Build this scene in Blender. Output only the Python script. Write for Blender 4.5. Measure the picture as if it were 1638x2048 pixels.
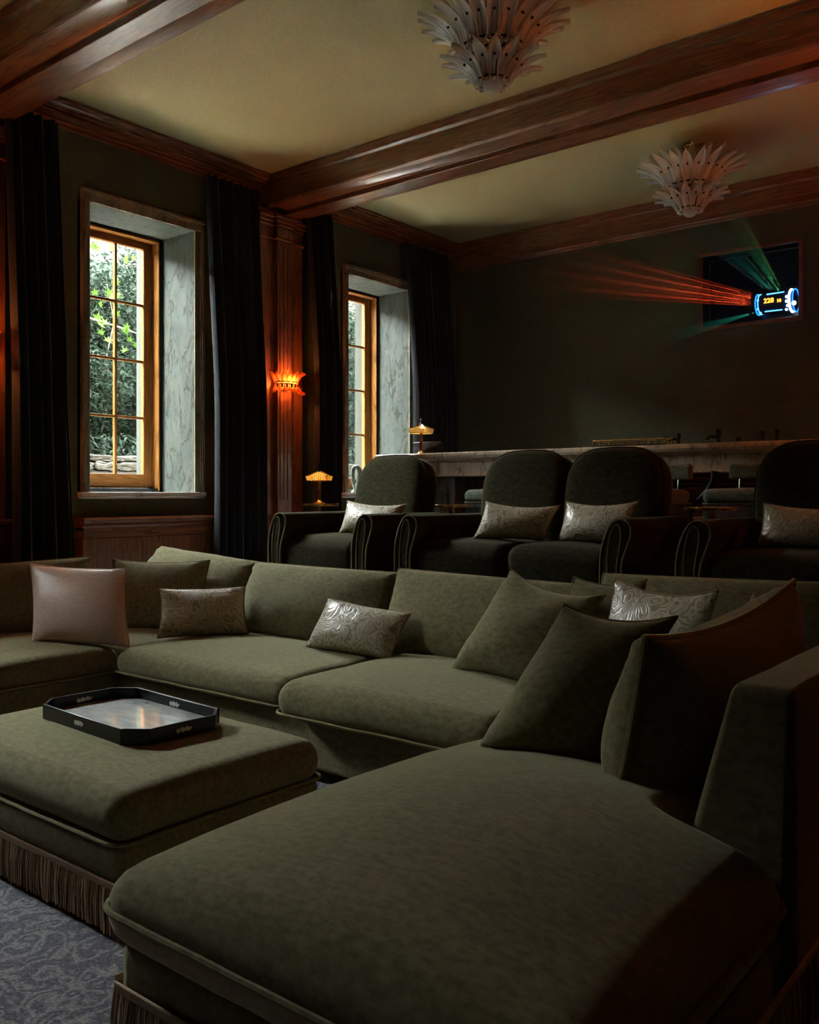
import bpy, bmesh, math, random
from mathutils import Vector, Matrix, noise
R = math.radians
S = bpy.context.scene
for o in list(bpy.data.objects):
    bpy.data.objects.remove(o, do_unlink=True)
C = S.collection

# ------------------------------------------------------------------ camera
cd = bpy.data.cameras.new('camera')
cd.sensor_fit = 'HORIZONTAL'; cd.sensor_width = 36.0; cd.lens = 1810 / 1638 * 36.0
cd.shift_y = -35 / 1638; cd.clip_start = 0.02
cam = bpy.data.objects.new('camera', cd); C.objects.link(cam)
cam.location = (0, 0, 1.35); cam.rotation_euler = (R(90), 0, R(38.9))
S.camera = cam
# ------------------------------------------------------------------ sky, sun, exposure
SKY = 190.0
w = bpy.data.worlds.new('world'); S.world = w; w.use_nodes = True
bg = w.node_tree.nodes['Background']
bg.inputs[0].default_value = (0.90, 0.95, 0.97, 1); bg.inputs[1].default_value = SKY
sl = bpy.data.lights.new('sun', 'SUN'); sl.energy = 14.0; sl.angle = R(3); sl.color = (1, 0.93, 0.8)
so = bpy.data.objects.new('sun', sl); C.objects.link(so); so.rotation_euler = (0, R(52), R(12))
for py in (1.52, 4.58, 7.64):
    pl = bpy.data.lights.new('window_portal', 'AREA'); pl.shape = 'RECTANGLE'; pl.size = 2.34; pl.size_y = 1.04
    pl.cycles.is_portal = True
    po = bpy.data.objects.new('window_portal', pl); C.objects.link(po)
    po.location = (-6.98, py, 2.54); po.rotation_euler = (0, R(-90), 0)
vs = S.view_settings
vs.view_transform = 'Standard'; vs.look = 'None'; vs.gamma = 1.0; vs.use_curve_mapping = False
vs.exposure = 0.0
cy = S.cycles
cy.use_adaptive_sampling = True; cy.adaptive_threshold = 0.045; cy.adaptive_min_samples = 32
cy.use_denoising = True; cy.max_bounces = 7; cy.diffuse_bounces = 5; cy.glossy_bounces = 4
cy.transmission_bounces = 6; cy.transparent_max_bounces = 20; cy.volume_bounces = 0
cy.sample_clamp_indirect = 60.0; cy.caustics_reflective = False; cy.caustics_refractive = False

# ------------------------------------------------------------------ materials
def mat(name):
    m = bpy.data.materials.new(name); m.use_nodes = True
    nt = m.node_tree; return m, nt, nt.nodes['Principled BSDF']
def nd(nt, t, **k):
    n = nt.nodes.new(t)
    for a, b in k.items():
        if a.startswith('i_'):
            n.inputs[a[2:].replace('_', ' ')].default_value = b
        else: setattr(n, a, b)
    return n
def ramp(nt, fac, stops):
    r = nt.nodes.new('ShaderNodeValToRGB'); e = r.color_ramp.elements
    while len(e) > 1: e.remove(e[-1])
    e[0].position = stops[0][0]; e[0].color = (*stops[0][1], 1)
    for p, c in stops[1:]:
        q = e.new(p); q.color = (*c, 1)
    nt.links.new(fac, r.inputs[0]); return r.outputs[0]
def coords(nt, scale=(1, 1, 1), rot=(0, 0, 0)):
    t = nt.nodes.new('ShaderNodeTexCoord'); mp = nt.nodes.new('ShaderNodeMapping')
    mp.inputs['Scale'].default_value = scale; mp.inputs['Rotation'].default_value = rot
    nt.links.new(t.outputs['Object'], mp.inputs[0]); return mp.outputs[0]
def bump(nt, bs, h, strength=0.3, dist=0.01):
    b = nd(nt, 'ShaderNodeBump', i_Strength=strength, i_Distance=dist)
    nt.links.new(h, b.inputs['Height']); nt.links.new(b.outputs[0], bs.inputs['Normal'])
def setp(bs, **k):
    for a, b in k.items():
        bs.inputs[a.replace('_', ' ')].default_value = b
def plain(name, col, rough=0.5, metal=0.0, **k):
    m, nt, bs = mat(name); setp(bs, Base_Color=(*col, 1), Roughness=rough, Metallic=metal, **k); return m
def noisy(name, c1, c2, scale, rough=0.6, bmp=0.2, stretch=(1, 1, 1), detail=5, metal=0, **k):
    m, nt, bs = mat(name); v = coords(nt, stretch)
    n = nd(nt, 'ShaderNodeTexNoise', i_Scale=scale, i_Detail=detail); nt.links.new(v, n.inputs['Vector'])
    nt.links.new(ramp(nt, n.outputs[0], [(0.3, c1), (0.7, c2)]), bs.inputs['Base Color'])
    setp(bs, Roughness=rough, Metallic=metal, **k)
    if bmp: bump(nt, bs, n.outputs[0], bmp)
    return m
def velvet(name, c1, c2, sheen=(0.70, 0.66, 0.46), sw=0.45):
    m, nt, bs = mat(name); v = coords(nt)
    a = nd(nt, 'ShaderNodeTexNoise', i_Scale=48.0, i_Detail=3.0, i_Roughness=0.6); nt.links.new(v, a.inputs['Vector'])
    v2 = coords(nt, (14, 45, 30)); b = nd(nt, 'ShaderNodeTexNoise', i_Scale=1.6, i_Detail=1.5); nt.links.new(v2, b.inputs['Vector'])
    f = nd(nt, 'ShaderNodeTexNoise', i_Scale=420.0, i_Detail=0.0); nt.links.new(v, f.inputs['Vector'])
    mx = nd(nt, 'ShaderNodeMath', operation='MULTIPLY_ADD'); mx.inputs[1].default_value = 0.45
    nt.links.new(b.outputs[0], mx.inputs[0])
    s2 = nd(nt, 'ShaderNodeMath', operation='MULTIPLY'); s2.inputs[1].default_value = 0.55
    nt.links.new(a.outputs[0], s2.inputs[0]); nt.links.new(s2.outputs[0], mx.inputs[2])
    nt.links.new(ramp(nt, mx.outputs[0], [(0.38, c1), (0.62, c2)]), bs.inputs['Base Color'])
    setp(bs, Roughness=0.95, Specular_IOR_Level=0.1, Sheen_Weight=sw, Sheen_Roughness=0.45, Sheen_Tint=(*sheen, 1))
    bump(nt, bs, f.outputs[0], 0.35, 0.003)
    return m
def wood(name, axis, c1, c2, c3, rough=0.38, coat=1.0):
    m, nt, bs = mat(name)
    sc = [9, 9, 9]; sc[axis] = 0.55
    v = coords(nt, tuple(sc))
    n = nd(nt, 'ShaderNodeTexNoise', i_Scale=1.1, i_Detail=3.0, i_Distortion=0.4); nt.links.new(v, n.inputs['Vector'])
    mu = nd(nt, 'ShaderNodeMath', operation='MULTIPLY'); mu.inputs[1].default_value = 11.0; nt.links.new(n.outputs[0], mu.inputs[0])
    fr = nd(nt, 'ShaderNodeMath', operation='FRACT'); nt.links.new(mu.outputs[0], fr.inputs[0])
    sc2 = [160, 160, 160]; sc2[axis] = 4
    v2 = coords(nt, tuple(sc2)); g = nd(nt, 'ShaderNodeTexNoise', i_Scale=1.0, i_Detail=2.0); nt.links.new(v2, g.inputs['Vector'])
    mi = nd(nt, 'ShaderNodeMath', operation='MULTIPLY_ADD'); mi.inputs[1].default_value = 0.5; nt.links.new(fr.outputs[0], mi.inputs[0])
    gm = nd(nt, 'ShaderNodeMath', operation='MULTIPLY'); gm.inputs[1].default_value = 0.55; nt.links.new(g.outputs[0], gm.inputs[0])
    nt.links.new(gm.outputs[0], mi.inputs[2])
    nt.links.new(ramp(nt, mi.outputs[0], [(0.15, c1), (0.45, c2), (0.78, c3)]), bs.inputs['Base Color'])
    setp(bs, Roughness=rough, Specular_IOR_Level=0.5 * coat, Coat_Weight=coat, Coat_Roughness=0.25)
    bump(nt, bs, mi.outputs[0], 0.18, 0.003)
    return m
def marble(name, base, base2, vein, scale=1.0, rough=0.25, amount=1.0):
    """flowing diagonal veins: thin lines where a stretched, distorted noise crosses its middle"""
    m, nt, bs = mat(name); v = coords(nt, (2.2 * scale, 2.2 * scale, 0.75 * scale), (R(20), R(14), 0))
    d = nd(nt, 'ShaderNodeTexNoise', i_Scale=2.4, i_Detail=4.0); nt.links.new(v, d.inputs['Vector'])
    md = nd(nt, 'ShaderNodeVectorMath', operation='MULTIPLY_ADD'); md.inputs[1].default_value = (0.55, 0.55, 0.55)
    nt.links.new(d.outputs['Color'], md.inputs[0]); nt.links.new(v, md.inputs[2])
    def lines(sc, width):
        n = nd(nt, 'ShaderNodeTexNoise', i_Scale=sc, i_Detail=2.5, i_Roughness=0.55); nt.links.new(md.outputs[0], n.inputs['Vector'])
        su = nd(nt, 'ShaderNodeMath', operation='SUBTRACT'); su.inputs[1].default_value = 0.5; nt.links.new(n.outputs[0], su.inputs[0])
        ab = nd(nt, 'ShaderNodeMath', operation='ABSOLUTE'); nt.links.new(su.outputs[0], ab.inputs[0])
        mr = nd(nt, 'ShaderNodeMapRange', i_From_Min=0.0, i_From_Max=width, i_To_Min=1.0, i_To_Max=0.0); nt.links.new(ab.outputs[0], mr.inputs[0])
        return mr.outputs[0]
    l1, l2 = lines(2.2, 0.022), lines(5.5, 0.03)
    h2 = nd(nt, 'ShaderNodeMath', operation='MULTIPLY'); h2.inputs[1].default_value = 0.55; nt.links.new(l2, h2.inputs[0])
    mxm = nd(nt, 'ShaderNodeMath', operation='MAXIMUM'); nt.links.new(l1, mxm.inputs[0]); nt.links.new(h2.outputs[0], mxm.inputs[1])
    am = nd(nt, 'ShaderNodeMath', operation='MULTIPLY'); am.inputs[1].default_value = 0.75 * amount; nt.links.new(mxm.outputs[0], am.inputs[0])
    c = nd(nt, 'ShaderNodeTexNoise', i_Scale=3.0, i_Detail=5.0); nt.links.new(md.outputs[0], c.inputs['Vector'])
    bc = ramp(nt, c.outputs[0], [(0.35, base2), (0.62, base)])
    mx = nd(nt, 'ShaderNodeMix', data_type='RGBA'); nt.links.new(am.outputs[0], mx.inputs[0]); nt.links.new(bc, mx.inputs[6])
    mx.inputs[7].default_value = (*vein, 1); nt.links.new(mx.outputs[2], bs.inputs['Base Color'])
    setp(bs, Roughness=rough, Specular_IOR_Level=.06); return m
def silk(name, c1, c2, c3, sc=1.0):
    m, nt, bs = mat(name); v = coords(nt, (sc, sc, sc))
    n = nd(nt, 'ShaderNodeTexNoise', i_Scale=5.0, i_Detail=1.5); nt.links.new(v, n.inputs['Vector'])
    md = nd(nt, 'ShaderNodeVectorMath', operation='MULTIPLY_ADD'); md.inputs[1].default_value = (0.35, 0.35, 0.35)
    nt.links.new(n.outputs['Color'], md.inputs[0]); nt.links.new(v, md.inputs[2])
    vo = nd(nt, 'ShaderNodeTexVoronoi', i_Scale=7.0, feature='SMOOTH_F1', i_Smoothness=0.35); nt.links.new(md.outputs[0], vo.inputs['Vector'])
    mu = nd(nt, 'ShaderNodeMath', operation='MULTIPLY'); mu.inputs[1].default_value = 36.0; nt.links.new(vo.outputs['Distance'], mu.inputs[0])
    si = nd(nt, 'ShaderNodeMath', operation='SINE'); nt.links.new(mu.outputs[0], si.inputs[0])
    ha = nd(nt, 'ShaderNodeMath', operation='MULTIPLY_ADD'); ha.inputs[1].default_value = 0.5; ha.inputs[2].default_value = 0.5
    nt.links.new(si.outputs[0], ha.inputs[0])
    nt.links.new(ramp(nt, ha.outputs[0], [(0.0, c1), (0.2, c2), (0.95, c3)]), bs.inputs['Base Color'])
    rr = nd(nt, 'ShaderNodeMapRange', i_To_Min=0.24, i_To_Max=0.40); nt.links.new(ha.outputs[0], rr.inputs[0])
    nt.links.new(rr.outputs[0], bs.inputs['Roughness'])
    setp(bs, Sheen_Weight=0.3, Sheen_Roughness=0.4)
    bump(nt, bs, ha.outputs[0], 0.35, 0.003); return m
def emit(name, col, st):
    m, nt, bs = mat(name); setp(bs, Base_Color=(*col, 1), Emission_Color=(*col, 1), Emission_Strength=st, Roughness=0.4); return m
def leaf_glass(name, col, clear=0.45, trans=0.35, rough=0.18, ribs=True, metal=0.0, ior=1.5):
    m, nt, bs = mat(name); out = nt.nodes['Material Output']
    setp(bs, Base_Color=(*col, 1), Roughness=rough, Specular_IOR_Level=0.6, Metallic=metal, IOR=ior)
    tl = nd(nt, 'ShaderNodeBsdfTranslucent'); tl.inputs[0].default_value = (*col, 1)
    m1 = nd(nt, 'ShaderNodeMixShader'); m1.inputs[0].default_value = trans
    nt.links.new(bs.outputs[0], m1.inputs[1]); nt.links.new(tl.outputs[0], m1.inputs[2])
    tr = nd(nt, 'ShaderNodeBsdfTransparent'); tr.inputs[0].default_value = (*[min(1, q * 1.1 + 0.1) for q in col], 1)
    m2 = nd(nt, 'ShaderNodeMixShader')
    nt.links.new(m1.outputs[0], m2.inputs[1]); nt.links.new(tr.outputs[0], m2.inputs[2])
    nt.links.new(m2.outputs[0], out.inputs[0])
    m2.inputs[0].default_value = clear
    if ribs:
        uv = nt.nodes.new('ShaderNodeTexCoord'); sx = nt.nodes.new('ShaderNodeSeparateXYZ'); nt.links.new(uv.outputs['UV'], sx.inputs[0])
        mu = nd(nt, 'ShaderNodeMath', operation='MULTIPLY'); mu.inputs[1].default_value = 44.0; nt.links.new(sx.outputs[0], mu.inputs[0])
        si = nd(nt, 'ShaderNodeMath', operation='SINE'); nt.links.new(mu.outputs[0], si.inputs[0])
        bump(nt, bs, si.outputs[0], 0.5, 0.003)
        mr = nd(nt, 'ShaderNodeMapRange', i_From_Min=-1.0, i_From_Max=1.0, i_To_Min=clear + 0.22, i_To_Max=max(0.0, clear - 0.18))
        nt.links.new(si.outputs[0], mr.inputs[0]); nt.links.new(mr.outputs[0], m2.inputs[0])
    return m
def pane_glass(name, tint=(0.97, 1, 0.98), refl=0.5):
    m, nt, bs = mat(name); out = nt.nodes['Material Output']
    tr = nd(nt, 'ShaderNodeBsdfTransparent'); tr.inputs[0].default_value = (*tint, 1)
    gl = nd(nt, 'ShaderNodeBsdfGlossy'); gl.inputs['Roughness'].default_value = 0.02
    fr = nd(nt, 'ShaderNodeFresnel', i_IOR=1.45)
    mu = nd(nt, 'ShaderNodeMath', operation='MULTIPLY'); mu.inputs[1].default_value = refl; nt.links.new(fr.outputs[0], mu.inputs[0])
    mx = nd(nt, 'ShaderNodeMixShader'); nt.links.new(mu.outputs[0], mx.inputs[0])
    nt.links.new(tr.outputs[0], mx.inputs[1]); nt.links.new(gl.outputs[0], mx.inputs[2]); nt.links.new(mx.outputs[0], out.inputs[0])
    return m

OAK = ((0.06, 0.018, 0.006), (0.20, 0.068, 0.021), (0.31, 0.118, 0.038))
WX = wood('oak_x', 0, *OAK); WY = wood('oak_y', 1, *OAK); WZ = wood('oak_z', 2, *OAK)
TEAK = ((0.10, 0.035, 0.008), (0.19, 0.075, 0.019), (0.27, 0.115, 0.033))
TY = wood('window_oak_y', 1, *TEAK, coat=0.05); TZ = wood('window_oak_z', 2, *TEAK, coat=0.05)
CASE = marble('brown_marble', (0.30, 0.26, 0.18), (0.22, 0.19, 0.13), (0.1, 0.085, 0.06), rough=.5)
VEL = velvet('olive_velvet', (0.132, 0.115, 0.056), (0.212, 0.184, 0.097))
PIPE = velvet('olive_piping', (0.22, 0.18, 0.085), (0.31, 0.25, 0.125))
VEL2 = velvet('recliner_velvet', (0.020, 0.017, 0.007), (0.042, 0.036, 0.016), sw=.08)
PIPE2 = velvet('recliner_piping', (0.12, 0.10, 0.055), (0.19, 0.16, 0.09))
BAND = velvet('boxing_sheen_velvet', (0.36, 0.29, 0.17), (0.48, 0.40, 0.25))  # lit nap sheen of the cushion's lower edge, painted as paler velvet
SILK = silk('brocade_silk', (0.27, 0.22, 0.14), (0.40, 0.36, 0.26), (0.48, 0.43, 0.32), 1.5)
SATIN = noisy('rose_satin', (0.56, 0.38, 0.31), (0.68, 0.49, 0.41), 30, 0.38, 0.1, (1, 1, 3), Sheen_Weight=0.4)
CORD = noisy('gold_cord', (0.18, 0.11, 0.04), (0.32, 0.22, 0.09), 300, 0.6, 0.5)
FRIN = noisy('bullion_fringe', (0.40, 0.26, 0.15), (0.66, 0.47, 0.30), 160, 0.75, 0.4, (1, 1, 3))
def cord_mat():
    m, nt, bs = mat('bullion_cord'); g = nd(nt, 'ShaderNodeNewGeometry')
    nt.links.new(ramp(nt, g.outputs['Random Per Island'], [(0, (0.16, 0.10, 0.055)), (.5, (0.42, 0.28, 0.16)), (1, (0.78, 0.56, 0.36))]), bs.inputs['Base Color'])
    setp(bs, Roughness=.8); return m
CORDS = cord_mat()
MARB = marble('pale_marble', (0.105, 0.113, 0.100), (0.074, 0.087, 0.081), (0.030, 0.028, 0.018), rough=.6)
SILL = marble('bounce_marble', (0.84, 0.83, 0.78), (0.74, 0.75, 0.71), (0.5, 0.47, 0.4))  # sill whitened apart from the reveal marble, to bounce daylight onto the ceiling
BMARB = marble('bar_marble', (0.72, 0.60, 0.48), (0.55, 0.47, 0.37), (0.2, 0.15, 0.11), 1.6)
WALLM = noisy('dark_green_wall_fabric', (0.08, 0.088, 0.048), (0.118, 0.128, 0.072), 60, 0.9, 0.15, (1, 1, 0.3))
CEILM = noisy('olive_grasscloth', (0.37, 0.315, 0.15), (0.47, 0.405, 0.21), 70, 0.6, 0.35, (0.35, 1.6, 1))
CURT = noisy('navy_velvet_curtain', (0.007, 0.008, 0.012), (0.02, 0.021, 0.029), 40, 0.85, 0.1, (3, 3, 0.2), Sheen_Weight=0.25)
BRASS = plain('aged_brass', (0.72, 0.47, 0.18), 0.22, 1.0)
BRONZE = plain('dark_bronze', (0.03, 0.02, 0.013), 0.4, 0.8)
CHROME = plain('chrome', (0.6, 0.6, 0.6), 0.15, 1.0)
BLACK = plain('black_lacquer', (0.005, 0.004, 0.006), 0.3, 0.0, Specular_IOR_Level=0.35)
BLACKM = plain('black_metal', (0.01, 0.01, 0.011), 0.4, 0.5)
GLAZE = pane_glass('window_glass')
CRYS = leaf_glass('frosted_crystal', (0.96, 0.95, 0.95), 0.10, 0.35, 0.13, ior=2.1)
AMB = leaf_glass('amber_glass', (0.95, 0.55, 0.30), 0.35, 0.60)
PLAST = noisy('pale_render', (0.030, 0.026, 0.022), (0.044, 0.038, 0.034), 14, 0.9, 0.5, Specular_IOR_Level=0.0)
EXTW = plain('exterior_stone', (0.030, 0.030, 0.026), 0.9, Specular_IOR_Level=0.0)

def carpet_mat():
    m, nt, bs = mat('blue_leaf_carpet'); v = coords(nt)
    n = nd(nt, 'ShaderNodeTexNoise', i_Scale=4.0, i_Detail=2.0); nt.links.new(v, n.inputs['Vector'])
    md = nd(nt, 'ShaderNodeVectorMath', operation='MULTIPLY_ADD'); md.inputs[1].default_value = (0.5, 0.5, 0.5)
    nt.links.new(n.outputs['Color'], md.inputs[0]); nt.links.new(v, md.inputs[2])
    vo = nd(nt, 'ShaderNodeTexVoronoi', i_Scale=10.0, feature='SMOOTH_F1', i_Smoothness=0.25); nt.links.new(md.outputs[0], vo.inputs['Vector'])
    mu = nd(nt, 'ShaderNodeMath', operation='MULTIPLY'); mu.inputs[1].default_value = 17.0; nt.links.new(vo.outputs['Distance'], mu.inputs[0])
    si = nd(nt, 'ShaderNodeMath', operation='SINE'); nt.links.new(mu.outputs[0], si.inputs[0])
    f = nd(nt, 'ShaderNodeTexNoise', i_Scale=95.0, i_Detail=4.0, i_Roughness=0.75); nt.links.new(v, f.inputs['Vector'])
    ad = nd(nt, 'ShaderNodeMath', operation='MULTIPLY_ADD'); ad.inputs[1].default_value = 0.085; nt.links.new(si.outputs[0], ad.inputs[0])
    nt.links.new(f.outputs[0], ad.inputs[2])
    nt.links.new(ramp(nt, ad.outputs[0], [(0.36, (0.025, 0.025, 0.055)), (0.49, (0.12, 0.112, 0.15)), (0.64, (0.36, 0.33, 0.31))]), bs.inputs['Base Color'])
    setp(bs, Roughness=1.0, Sheen_Weight=0.3); bump(nt, bs, ad.outputs[0], 0.8, 0.012); return m
CARPET = carpet_mat()

# ------------------------------------------------------------------ mesh helpers
class MB:
    def __init__(s): s.v = []; s.f = []; s.uv = None
    def add(s, vs, fs):
        b = len(s.v); s.v += [tuple(q) for q in vs]; s.f += [tuple(b + i for i in f) for f in fs]; return s
    def box(s, x0, x1, y0, y1, z0, z1):
        return s.add([(x0,y0,z0),(x1,y0,z0),(x1,y1,z0),(x0,y1,z0),(x0,y0,z1),(x1,y0,z1),(x1,y1,z1),(x0,y1,z1)],
                     [(0,3,2,1),(4,5,6,7),(0,1,5,4),(1,2,6,5),(2,3,7,6),(3,0,4,7)])
    def prism(s, prof, axis, a0, a1):
        # prof: closed list of 2d points in the plane of the other two axes (cyclic order)
        n = len(prof)
        def P(p, a):
            return {0: (a, p[0], p[1]), 1: (p[0], a, p[1]), 2: (p[0], p[1], a)}[axis]
        vs = [P(p, a0) for p in prof] + [P(p, a1) for p in prof]
        fs = [(i, (i + 1) % n, n + (i + 1) % n, n + i) for i in range(n)] + [tuple(range(n))[::-1], tuple(range(n, 2 * n))]
        return s.add(vs, fs)
    def lathe(s, prof, c=(0, 0, 0), n=32):
        vs = []; m = len(prof)
        for i in range(n):
            a = 2 * math.pi * i / n
            vs += [(c[0] + r * math.cos(a), c[1] + r * math.sin(a), c[2] + z) for r, z in prof]
        fs = [(i * m + j, ((i + 1) % n) * m + j, ((i + 1) % n) * m + j + 1, i * m + j + 1) for i in range(n) for j in range(m - 1)]
        return s.add(vs, fs)
    def tube(s, pts, r, n=8, closed=False, cap=True):
        pts = [Vector(p) for p in pts]; L = len(pts); rings = []
        up = Vector((0, 0, 1)); prev = None
        for i, p in enumerate(pts):
            a = pts[(i - 1) % L] if closed or i > 0 else p
            b = pts[(i + 1) % L] if closed or i < L - 1 else p
            t = (b - a)
            if t.length < 1e-9: t = Vector((0, 0, 1))
            t.normalize()
            if prev is None:
                nn = t.cross(up)
                if nn.length < 1e-3: nn = t.cross(Vector((1, 0, 0)))
            else:
                nn = prev - t * prev.dot(t)
                if nn.length < 1e-4: nn = t.cross(up)
            nn.normalize(); prev = nn; bb = t.cross(nn)
            rr = r[i] if isinstance(r, (list, tuple)) else r
            rings.append([p + (nn * math.cos(2 * math.pi * k / n) + bb * math.sin(2 * math.pi * k / n)) * rr for k in range(n)])
        vs = [q for rg in rings for q in rg]; fs = []
        for i in range(L if closed else L - 1):
            j = (i + 1) % L
            fs += [(i * n + k, i * n + (k + 1) % n, j * n + (k + 1) % n, j * n + k) for k in range(n)]
        if cap and not closed:
            fs += [tuple(range(n))[::-1], tuple((L - 1) * n + k for k in range(n))]
        return s.add(vs, fs)
    def sphere(s, c, r, n=16, m=10, sz=1.0):
        prof = [(max(1e-4, r * math.sin(math.pi * j / m)), -r * sz * math.cos(math.pi * j / m)) for j in range(m + 1)]
        return s.lathe(prof, c, n)
    def build(s, name, mt, parent=None, smooth=True, bevel=0, seg=2, angle=40, uv=None):
        me = bpy.data.meshes.new(name); me.from_pydata(s.v, [], s.f); me.update()
        bm = bmesh.new(); bm.from_mesh(me); bmesh.ops.recalc_face_normals(bm, faces=bm.faces); bm.to_mesh(me); bm.free()
        me.materials.append(mt)
        if uv:
            ul = me.uv_layers.new(name='uv')
            for lp in me.loops: ul.data[lp.index].uv = uv[lp.vertex_index]
        if smooth:
            me.shade_smooth()
            me.set_sharp_from_angle(angle=R(angle))
        o = bpy.data.objects.new(name, me); C.objects.link(o)
        if bevel:
            b = o.modifiers.new('bevel', 'BEVEL'); b.width = bevel; b.segments = seg; b.limit_method = 'ANGLE'; b.angle_limit = R(35)
            b.harden_normals = False
        if parent:
            o.parent = parent
            o.matrix_parent_inverse = parent.matrix_world.inverted() if False else Matrix.Translation(-Vector(parent.location))
        return o
def tag(o, label=None, cat=None, group=None, kind=None):
    for k, v in (('label', label), ('category', cat), ('group', group), ('kind', kind)):
        if v: o[k] = v
    return o
def empty(name, loc=(0, 0, 0), label=None, cat=None, group=None, kind=None):
    o = bpy.data.objects.new(name, None); C.objects.link(o); o.location = loc; o.empty_display_size = 0.1
    return tag(o, label, cat, group, kind)
def inst(o, parent, m=None):
    """a copy sharing its mesh"""
    c = o.copy(); C.objects.link(c)
    if parent: c.parent = parent
    if m is not None: c.matrix_basis = m
    return c
def box(name, mt, x0, x1, y0, y1, z0, z1, parent=None, bevel=0.004):
    return MB().box(min(x0,x1), max(x0,x1), min(y0,y1), max(y0,y1), min(z0,z1), max(z0,z1)).build(name, mt, parent, True, bevel)
def nz(p, f, seed): return noise.noise(Vector((p[0] * f + seed * 7.3, p[1] * f - seed * 3.1, p[2] * f + seed)))

def cushion_mesh(x0, x1, y0, y1, z0, z1, r=0.06, crown=0.03, seed=0, n=14, wr=0.006, front_bulge=0.0, poly=None):
    """a padded block: rounded edges, domed top, slight wrinkles"""
    hx, hy, hz = (x1 - x0) / 2, (y1 - y0) / 2, (z1 - z0) / 2
    c = Vector(((x0 + x1) / 2, (y0 + y1) / 2, (z0 + z1) / 2)); r = min(r, hx * .95, hy * .95, hz * .95)
    def axis(h):
        k = max(2, min(n, int(h * 2 / 0.07)))
        inner = [-(h - r) + 2 * (h - r) * i / k for i in range(k + 1)]
        e = [0.12, 0.38, 0.7, 1.0]
        return [-(h - r) - r * q for q in e[::-1]] + inner + [(h - r) + r * q for q in e]
    ax, ay, az = axis(hx), axis(hy), axis(hz); idx = {}; V = []; Fs = []
    def vid(p):
        key = tuple(round(q, 5) for q in p)
        if key not in idx:
            q = Vector(p); inn = Vector((max(-(hx-r), min(hx-r, q.x)), max(-(hy-r), min(hy-r, q.y)), max(-(hz-r), min(hz-r, q.z))))
            d = q - inn
            if d.length > 1e-6:
                # bring the square corner onto a round one
                mx = max(abs(d.x), abs(d.y), abs(d.z)); d = d.normalized() * mx
            s = inn + d
            u, w2, t = s.x / hx, s.y / hy, s.z / hz
            dome = max(0, (1 - u * u)) ** 0.6 * max(0, (1 - w2 * w2)) ** 0.6
            s.z += crown * dome * (0.5 + 0.5 * t)
            s.y += -front_bulge * max(0, -w2) ** 4 * (1 - u * u) * max(0, 1 - t * t)
            wpos = s + c
            a = wr * (nz(wpos, 3.2, seed) + 0.5 * nz(wpos, 8.0, seed + 3))
            nn = Vector((u ** 3, w2 ** 3, t ** 3)); 
            if nn.length > 1e-5: s += nn.normalized() * a
            idx[key] = len(V); V.append(s + c)
        return idx[key]
    def face(A, B, mk, flip):
        for i in range(len(A) - 1):
            for j in range(len(B) - 1):
                q = [vid(mk(A[i], B[j])), vid(mk(A[i+1], B[j])), vid(mk(A[i+1], B[j+1])), vid(mk(A[i], B[j+1]))]
                Fs.append(tuple(q[::-1] if flip else q))
    for sg in (-1, 1):
        face(ax, ay, lambda a, b: (a, b, sg * hz), sg < 0)
        face(ax, az, lambda a, b: (a, sg * hy, b), sg > 0)
        face(ay, az, lambda a, b: (sg * hx, a, b), sg < 0)
    return MB().add(V, Fs)
def rrect(x0, x1, y0, y1, r, z, n=5, seg=8):
    pts = []
    for cx, cy_, a0 in ((x1 - r, y0 + r, -90), (x1 - r, y1 - r, 0), (x0 + r, y1 - r, 90), (x0 + r, y0 + r, 180)):
        for k in range(n + 1):
            a = R(a0 + 90 * k / n); pts.append((cx + r * math.cos(a), cy_ + r * math.sin(a), z))
    out = []
    for i, p in enumerate(pts):
        q = pts[(i + 1) % len(pts)]; out.append(p)
        if math.dist(p, q) > 0.2:
            for k in range(1, seg): out.append(tuple(p[j] + (q[j] - p[j]) * k / seg for j in range(3)))
    return out
def seat_cushion(parent, x0, x1, y0, y1, z0, z1, mt=None, pm=None, r=0.07, crown=0.035, seed=0, name='seat_cushion', fb=0.0, pz=None, wr=0.007):
    o = cushion_mesh(x0, x1, y0, y1, z0, z1, r, crown, seed, wr=wr, front_bulge=fb).build(name, mt or VEL, parent, angle=180)
    if pm is not False:
        e = 0.004
        z = z0 + 0.02 if pz is None else pz
        b = MB().tube([(p[0], p[1], p[2] + 0.004 * nz(p, 5, seed)) for p in rrect(x0 - e, x1 + e, y0 - e, y1 + e, r * 0.9, z)], 0.006, 6, True)
        p = b.build('piping', pm or PIPE, None); p.parent = o; p.matrix_parent_inverse = Matrix.Identity(4); p.location = (0, 0, 0)
        p.parent = o
        # o already carries its parent's offset
    return o

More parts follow.
